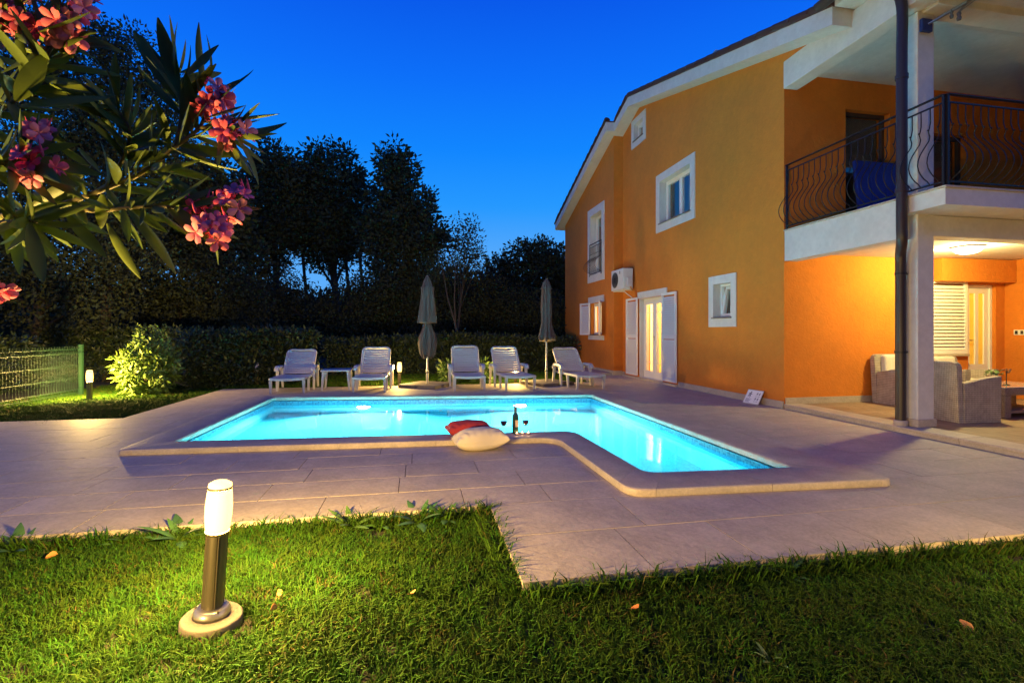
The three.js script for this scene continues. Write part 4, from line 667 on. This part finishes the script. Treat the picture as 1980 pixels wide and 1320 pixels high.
// trees: lobes given where they stand in the view, at the distance of the tree
const GY = (d) => LAWN_Y;
function tree(name, label, d, lobes, trunkPx, { leaf = oakLeaf, dens = 105, thick = .16, tone = [.024, .034, .011], depth = .85, seed = 1, limbs = true } = {}, group = 'trees of the wood behind the garden') {
  const base = at(trunkPx, 643, d), t = thing(name, label, 'tree', [base.x, LAWN_Y, base.z], 0, group), r = rng(seed * 131 + 7), pts = [];
  const C = lobes.map(([px, py, rp, dd = 0]) => { const p = at(px, py, d + dd); return { p: V3(p.x - base.x, p.y - LAWN_Y, p.z - base.z), r: rp / FOCAL * (d + dd) }; });
  for (const { p, r: R } of C) { const n = Math.round(dens * R * R); for (let i = 0; i < n; i++) { let u, v, w; do { u = r() * 2 - 1; v = r() * 2 - 1; w = r() * 2 - 1; } while (u * u + v * v + w * w > 1); const l = Math.sqrt(u * u + v * v + w * w), k = Math.pow(l, .55) / Math.max(l, .05) * (.78 + .42 * nz(u * 3 + p.x, v * 3 + p.y)); const y = p.y + v * k * R; if (y < .1) continue; pts.push([p.x + u * k * R, y, p.z + w * k * R * depth, .75 + .6 * r()]); } }
  const top = C.reduce((a, b) => b.p.y > a.p.y ? b : a), mean = C.reduce((a, b) => a.add(b.p), V3(0, 0, 0)).divideScalar(C.length), h = top.p.y;
  mesh('trunk', taper([[0, -.05, 0], [.1 * (r() - .5), h * .2, .1], [mean.x * .35 + .2 * (r() - .5), h * .45, mean.z * .4], [lerp(mean.x, top.p.x, .6), h * .75, mean.z], [top.p.x, h * .96, top.p.z]], [thick, thick * .8, thick * .62, thick * .36, thick * .1], 8), M.bark, t);
  if (limbs) for (const { p, r: R } of C) mesh('limb', taper([[mean.x * .3, Math.min(p.y * .55, h * .42), mean.z * .3], [p.x * .55 + mean.x * .1, p.y * .78, p.z * .5], [p.x, p.y + R * .4, p.z]], [thick * .3, thick * .15, thick * .03], 6), M.bark, t);
  foliage('crown', t, leaf, M.treeLeaf, pts, r, tone); return t;
}
tree('oak_tree', 'tall round headed dark tree left of the tied parasol', 20, [[640, 332, 54], [594, 372, 48], [668, 388, 56], [622, 432, 66], [565, 430, 52], [690, 440, 36], [640, 480, 46]], 650, { seed: 1, thick: .2, dens: 150 });
tree('oak_tree', 'dark tree with a ragged two lobed top at the edge of the oleander', 19, [[528, 312, 34], [504, 348, 36], [552, 352, 40], [500, 405, 48], [466, 430, 46], [545, 420, 45], [520, 468, 50]], 545, { seed: 2, dens: 150 });
tree('oak_tree', 'slender dark tree with the pointed top', 18, [[752, 302, 22], [772, 330, 32], [756, 362, 38], [800, 400, 42], [768, 430, 50], [812, 455, 48], [736, 458, 40], [845, 462, 20], [775, 500, 55]], 800, { seed: 3, thick: .17, dens: 150 });
tree('young_tree', 'small sparse tree between the two closed parasols', 17, [[896, 442, 22], [914, 472, 24], [884, 486, 28], [925, 502, 18], [900, 520, 30]], 882, { seed: 4, leaf: fineLeaf, dens: 100, thick: .06, tone: [.024, .034, .011] });
tree('bushy_tree', 'low dark tree next to the house corner', 22, [[1048, 486, 26], [1012, 505, 34], [1080, 508, 34], [975, 522, 28], [1045, 550, 55], [985, 575, 50], [1100, 570, 60]], 1040, { seed: 5, dens: 150 });
tree('tall_tree', 'tall dark tree behind the oleander with sky between its leaves', 13, [[140, 110, 92], [248, 120, 58], [310, 190, 52], [215, 235, 78], [325, 290, 66], [90, 250, 110], [30, 110, 95], [150, 360, 100], [260, 370, 80]], 210, { seed: 6, leaf: fineLeaf, dens: 190, thick: .17 });
tree('oak_tree', 'dark tree just right of the oleander flowers', 16, [[402, 352, 48], [438, 395, 44], [360, 400, 70], [420, 452, 60], [300, 450, 80], [450, 500, 55]], 390, { seed: 7, dens: 150 });
tree('bushy_tree', 'dark bushy tree above the wire fence', 12.5, [[40, 430, 105], [130, 500, 90], [30, 570, 100], [190, 560, 75], [230, 480, 80], [-60, 480, 120]], 60, { seed: 8, leaf: fineLeaf, dens: 150, tone: [.024, .034, .011] });
tree('bushy_tree', 'dark bushy tree above the hedge left of the loungers', 15, [[330, 540, 85], [420, 560, 75], [270, 600, 70], [360, 620, 70], [470, 600, 60]], 350, { seed: 9, leaf: fineLeaf, dens: 170 });
tree('bushy_tree', 'dark thicket tree behind the two leftmost loungers', 17, [[540, 560, 48], [600, 605, 50], [680, 600, 58], [540, 625, 55], [640, 640, 50], [725, 560, 45]], 600, { seed: 10, leaf: fineLeaf, dens: 170 });
tree('bushy_tree', 'dark thicket tree behind the tied parasol', 18, [[770, 570, 60], [830, 545, 50], [850, 600, 60], [740, 615, 60], [800, 630, 60]], 800, { seed: 11, leaf: fineLeaf, dens: 170 });
tree('bushy_tree', 'dark thicket tree behind the slim parasol', 19, [[930, 570, 52], [990, 610, 55], [905, 620, 55], [1050, 620, 60], [960, 640, 50]], 960, { seed: 12, leaf: fineLeaf, dens: 170 });
for (const [k, px, d, label] of [[1, 590, 24, 'bare thin trunk in the gap of sky, leftmost of three'], [2, 672, 23, 'bare thin trunk in the gap of sky, middle of three'], [3, 700, 25, 'bare thin trunk in the gap of sky, rightmost of three']]) { const b = at(px, 643, d), t = thing('slender_tree', label, 'tree', [b.x, LAWN_Y, b.z], 0, 'trees of the wood behind the garden'); mesh('trunk', taper([[0, -.05, 0], [.1, 2.5, 0], [-.1, 5, .1], [.15, 7.6, 0]], [.13, .11, .09, .04], 7), M.bark, t); const pts = [], r = rng(900 + k); for (let i = 0; i < 90; i++) pts.push([(r() - .5) * 2.2, 4.8 + r() * 2.6, (r() - .5) * 1.8, .8 + .5 * r()]); foliage('crown', t, fineLeaf, M.treeLeaf, pts, r, [.024, .034, .011]); }
{ // forked pale trunk standing free
  const b = at(886, 643, 16), t = thing('forked_tree', 'thin pale forked trunk right of the tied parasol', 'tree', [b.x, LAWN_Y, b.z], 0, 'trees of the wood behind the garden');
  mesh('trunk', taper([[0, -.05, 0], [.0, .9, 0], [-.1, 1.6, 0]], [.045, .04, .035], 6), std([.065, .055, .048], .9), t);
  mesh('limb', taper([[-.1, 1.58, 0], [-.35, 2.4, .05], [-.52, 3.4, .1]], [.03, .022, .012], 6), std([.065, .055, .048], .9), t); mesh('limb', taper([[-.1, 1.58, 0], [-.12, 2.4, -.05], [-.08, 3.5, -.1]], [.028, .02, .012], 6), std([.065, .055, .048], .9), t);
  const pts = [], r = rng(950); for (let i = 0; i < 40; i++) pts.push([-.3 + (r() - .5) * 1.0, 3.2 + r() * .8, (r() - .5) * .8, .6 + .4 * r()]); foliage('crown', t, fineLeaf, M.treeLeaf, pts, r, [.024, .034, .011]);
}
{ // the wood goes on behind
  const t = thing('far_wood', 'dark mass of the wood farther back', 'wood'), r = rng(1200), pts = []; t.userData.kind = 'stuff'; delete t.userData.category;
  for (let i = 0; i < 4200; i++) { const px = -500 + r() * 1750, d = 26 + r() * 10, p = at(px, 643, d), hole = px > 540 && px < 740 ? .8 : 1.1; const top = (2.6 + 2.3 * nz(px / 60, 2)) * hole; pts.push([p.x, r() * top, p.z, 1.6 + 1.2 * r()]); }
  foliage('crown', t, oakLeaf, M.treeLeaf, pts, r, [.024, .034, .011]);
}

{ // the garden is wooded behind the viewer too
  const rr = rng(1300);
  [[-11, 9, 'tall tree standing behind the viewer, far left of the garden'], [-5.5, 11, 'tall tree standing behind the viewer to the left'], [.5, 10, 'tall tree standing straight behind the viewer'], [6, 11.5, 'tall tree standing behind the viewer to the right'], [11.5, 8.5, 'tall tree standing behind the viewer, far right of the garden']].forEach(([x, z, label], i) => {
    const t = thing('oak_tree', label, 'tree', [x, LAWN_Y, z], 0, 'trees of the wood behind the viewer'), pts = []; mesh('trunk', taper([[0, -.05, 0], [.1, 2, 0], [-.1, 5, .2], [.1, 8, 0]], [.22, .19, .13, .05], 8), M.bark, t);
    for (let k = 0; k < 900; k++) { let u, v, w; do { u = rr() * 2 - 1; v = rr() * 2 - 1; w = rr() * 2 - 1; } while (u * u + v * v + w * w > 1); pts.push([u * 3.3, 5.0 + v * 4.6, w * 2.6, 1.5 + rr()]); } foliage('crown', t, oakLeaf, M.treeLeaf, pts, rr, [.024, .034, .011]); });
}
// ================================================================== OLEANDER in the foreground
{
  const o = thing('oleander', 'pink flowering oleander branch reaching in from the left', 'shrub', [-1.95, LAWN_Y, -1.25]), org = V3(-1.95, LAWN_Y, -1.25), r = rng(2024);
  const Pl = (px, py, d) => at(px, py, d).sub(org);
  M.twig = std([.16, .13, .05], .7); M.oleander = [[.12, .17, .026], [.135, .18, .026], [.10, .15, .032]].map((c) => phys(c, .55, { side: THREE.DoubleSide, specularIntensity: .5 }));
  const leaves = [leafStrip(1, .19, .10, .2, 9), leafStrip(1, .175, .28, .24, 9), leafStrip(1, .205, -.16, .18, 9)];
  const addLeaf = (A, B, w = 1, roll = r() * 6.28) => { const l = mesh('leaf', leaves[Math.floor(r() * 3)], M.oleander[Math.floor(r() * 3)], o), d = B.clone().sub(A), L = d.length(), y = d.clone().normalize(); const ref = V3(Math.cos(roll), Math.sin(roll) * .6, Math.sin(roll)); const x = ref.cross(y).normalize(), z = x.clone().cross(y); l.quaternion.setFromRotationMatrix(new THREE.Matrix4().makeBasis(x, y, z)); l.position.copy(A); l.scale.set(L * w, L, L); };
  const branches = [
    [[-420, 560, 1.32], [-160, 480, 1.28], [0, 418, 1.22], [104, 400, 1.18], [204, 364, 1.15], [277, 332, 1.14], [341, 282, 1.14], [386, 245, 1.15], [402, 200, 1.16]],
    [[104, 400, 1.18], [190, 407, 1.12], [270, 400, 1.08], [345, 402, 1.08], [400, 420, 1.1]],
    [[-420, 420, 1.2], [-100, 260, 1.1], [0, 212, 1.05], [60, 165, 1.02], [100, 90, 1.0], [130, 60, 1.0]],
    [[341, 282, 1.14], [350, 220, 1.14], [345, 170, 1.15], [340, 130, 1.16]],
    [[-420, 180, 1.1], [-100, 90, 1.05], [10, 60, 1.02], [60, 40, 1.0]],
    [[-300, 430, 1.1], [-60, 340, 1.02], [20, 310, 1.0], [60, 300, 1.0]],
    [[204, 364, 1.15], [240, 300, 1.12], [250, 250, 1.1], [215, 205, 1.08]],
    [[386, 245, 1.15], [430, 255, 1.14], [460, 262, 1.14]],
    [[-300, 500, 1.2], [0, 432, 1.1], [40, 425, 1.08], [70, 430, 1.06]]];
  branches.forEach((b, k) => { const c = new THREE.CatmullRomCurve3(b.map((p) => Pl(...p))), pts = c.getPoints(26), r0 = k === 0 ? .0085 : .0055; mesh('branch', taper(pts, pts.map((_, i) => r0 * (1 - .6 * i / 26)), 7), M.twig, o); });
  const root = [[0, -.05, 0], [.05, .6, .02]]; for (const b of [0, 2, 4, 5, 8]) { const e = Pl(...branches[b][0]); mesh('branch', taper([V3(.03 * b, -.05, 0), V3(e.x * .4, e.y * .6, e.z * .4), e], [.02, .015, .009], 7), M.twig, o); }
  // leaves traced one by one: from, to, distance
  for (const [a, b, c, d, z, w = 1] of [[127, 414, 205, 508, 1.10, 1.15], [55, 432, 82, 556, 1.02, 1.2], [25, 440, 46, 540, 1.06], [246, 402, 357, 500, 1.06, 1.05], [197, 376, 196, 446, 1.08, 1.4], [205, 380, 276, 448, 1.09, 1.1], [205, 432, 236, 528, 1.10, .9], [346, 185, 308, 42, 1.14, 1], [342, 190, 262, 72, 1.15, 1], [348, 178, 318, 62, 1.17, 1], [356, 150, 430, 94, 1.13, 1.25], [366, 166, 424, 138, 1.16, .9], [398, 170, 373, 58, 1.17, .5], [405, 165, 412, 70, 1.18, .35], [425, 170, 496, 147, 1.16, .9], [392, 238, 545, 237, 1.14, .55], [400, 228, 480, 214, 1.12, .8], [30, 195, 88, 105, .98, 1.5], [70, 65, 188, 40, .97, 1.2], [40, 205, 225, 205, 1.0, .8], [95, 165, 230, 200, 1.02, .9], [60, 180, 215, 222, 1.03, .8], [30, 250, 0, 330, .98, 1.3], [60, 400, 170, 345, 1.10, 1.2], [85, 398, 165, 350, 1.14, 1.2], [110, 280, 180, 330, 1.12, 1.1], [150, 285, 190, 340, 1.12, 1], [330, 285, 445, 360, 1.1, .7], [345, 282, 440, 318, 1.1, .75], [300, 330, 400, 395, 1.1, .8], [340, 400, 410, 470, 1.06, 1.2], [280, 332, 375, 300, 1.14, .8], [0, 230, -10, 190, .98, 1], [0, 140, 110, 60, 1.0, .7], [60, 235, 130, 255, 1.05, .8]]) addLeaf(Pl(a, b, z), Pl(c, d, z - .05 + .1 * r()), w);
  // whorls along the twigs
  branches.forEach((b, k) => { const c = new THREE.CatmullRomCurve3(b.map((p) => Pl(...p))); const n = [19, 10, 13, 7, 11, 10, 10, 5, 8][k]; for (let i = 0; i < n; i++) { const t = .30 + .70 * (i + r() * .5) / n; if (t > 1) continue; const p = c.getPoint(t), tan = c.getTangent(t); for (let j = 0; j < 3; j++) { const a = j * 2.09 + i * 1.05 + r() * .5, u = V3(tan.z, .2, -tan.x).cross(tan).normalize(), v = tan.clone().cross(u), out = u.multiplyScalar(Math.cos(a)).addScaledVector(v, Math.sin(a)), L = .085 + .05 * r(), dir = out.multiplyScalar(.75).addScaledVector(tan, .75).add(V3(0, -.12, 0)).normalize(); addLeaf(p, p.clone().addScaledVector(dir, L), .85 + .3 * r()); } } });
  // flowers: five broad petals each, in clusters
  const petal = (() => { const rows = []; for (let i = 0; i <= 5; i++) { const t = i / 5, w = .95 * Math.sin(Math.PI * Math.min(.86, .08 + t * .78)) * (.3 + .7 * t); rows.push([V3(-w / 2, t, .22 * t * t + .10), V3(-w / 4, t * 1.0, .28 * t * t), V3(0, t * 1.02, .25 * t * t), V3(w / 4, t, .30 * t * t + .03), V3(w / 2, t * .95, .24 * t * t + .12)]); } return loft(rows, false, false); })();
  const bloom = merge(Array.from({ length: 5 }, (_, k) => { const g = petal.clone(); g.rotateX(.95); g.rotateY(k * 1.2566 + .1); g.scale(.021, .021, .021); return g; }));
  const pinks = [[.82, .17, .28], [.85, .28, .38], [.68, .08, .16]].map((c) => std(c, .7, { side: THREE.DoubleSide })), bud = merge([lathe([[0, -.012], [.0025, -.008], [.003, 0], [.0015, .016], [0, .024]], 6)]);
  const clusters = [[40, 22, .98, 44, 11], [140, 22, .98, 46, 12], [128, 62, .99, 26, 5], [22, 62, .99, 26, 4], [66, 262, .99, 22, 5], [72, 322, .98, 30, 8], [408, 190, 1.13, 28, 7], [452, 264, 1.12, 30, 8], [432, 246, 1.15, 20, 3], [455, 396, 1.08, 28, 8], [408, 444, 1.06, 30, 9], [382, 405, 1.1, 24, 4], [-4, 556, 1.0, 12, 3], [430, 400, 1.1, 20, 3]];
  clusters.forEach(([px, py, d, rad, n]) => { const c = Pl(px, py, d), R = rad / FOCAL * d, st = []; const list = []; for (let i = 0; i < n; i++) { const q = V3((r() - .5) * 2, (r() - .5) * 2, (r() - .5) * 1.6); if (q.length() > 1) q.normalize(); const p = c.clone().addScaledVector(q, R * .95); list.push([p, q]); st.push(taper([c.clone().add(V3(-.02, 0, 0)), c.clone().lerp(p, .6), p], [.0016, .0014, .0012], 4)); }
    const fc = mesh('flower_cluster', st, M.twig, o); for (const [p, q] of list) { const f = mesh('flower', bloom, pinks[Math.floor(r() * 3)], fc); f.position.copy(p); f.quaternion.setFromUnitVectors(V3(0, 1, 0), q.clone().add(V3(.15, -.15, .6)).normalize()); f.rotateY(r() * 6); f.scale.setScalar(.85 + .4 * r()); }
    for (let i = 0; i < 3; i++) { const f = mesh('bud', bud, pinks[2], fc); f.position.copy(c).add(V3((r() - .5) * R * 2, R * (.6 + .7 * r()), (r() - .5) * R)); f.rotation.set((r() - .5), 0, (r() - .5)); } });
}
renderer.render(scene, camera);
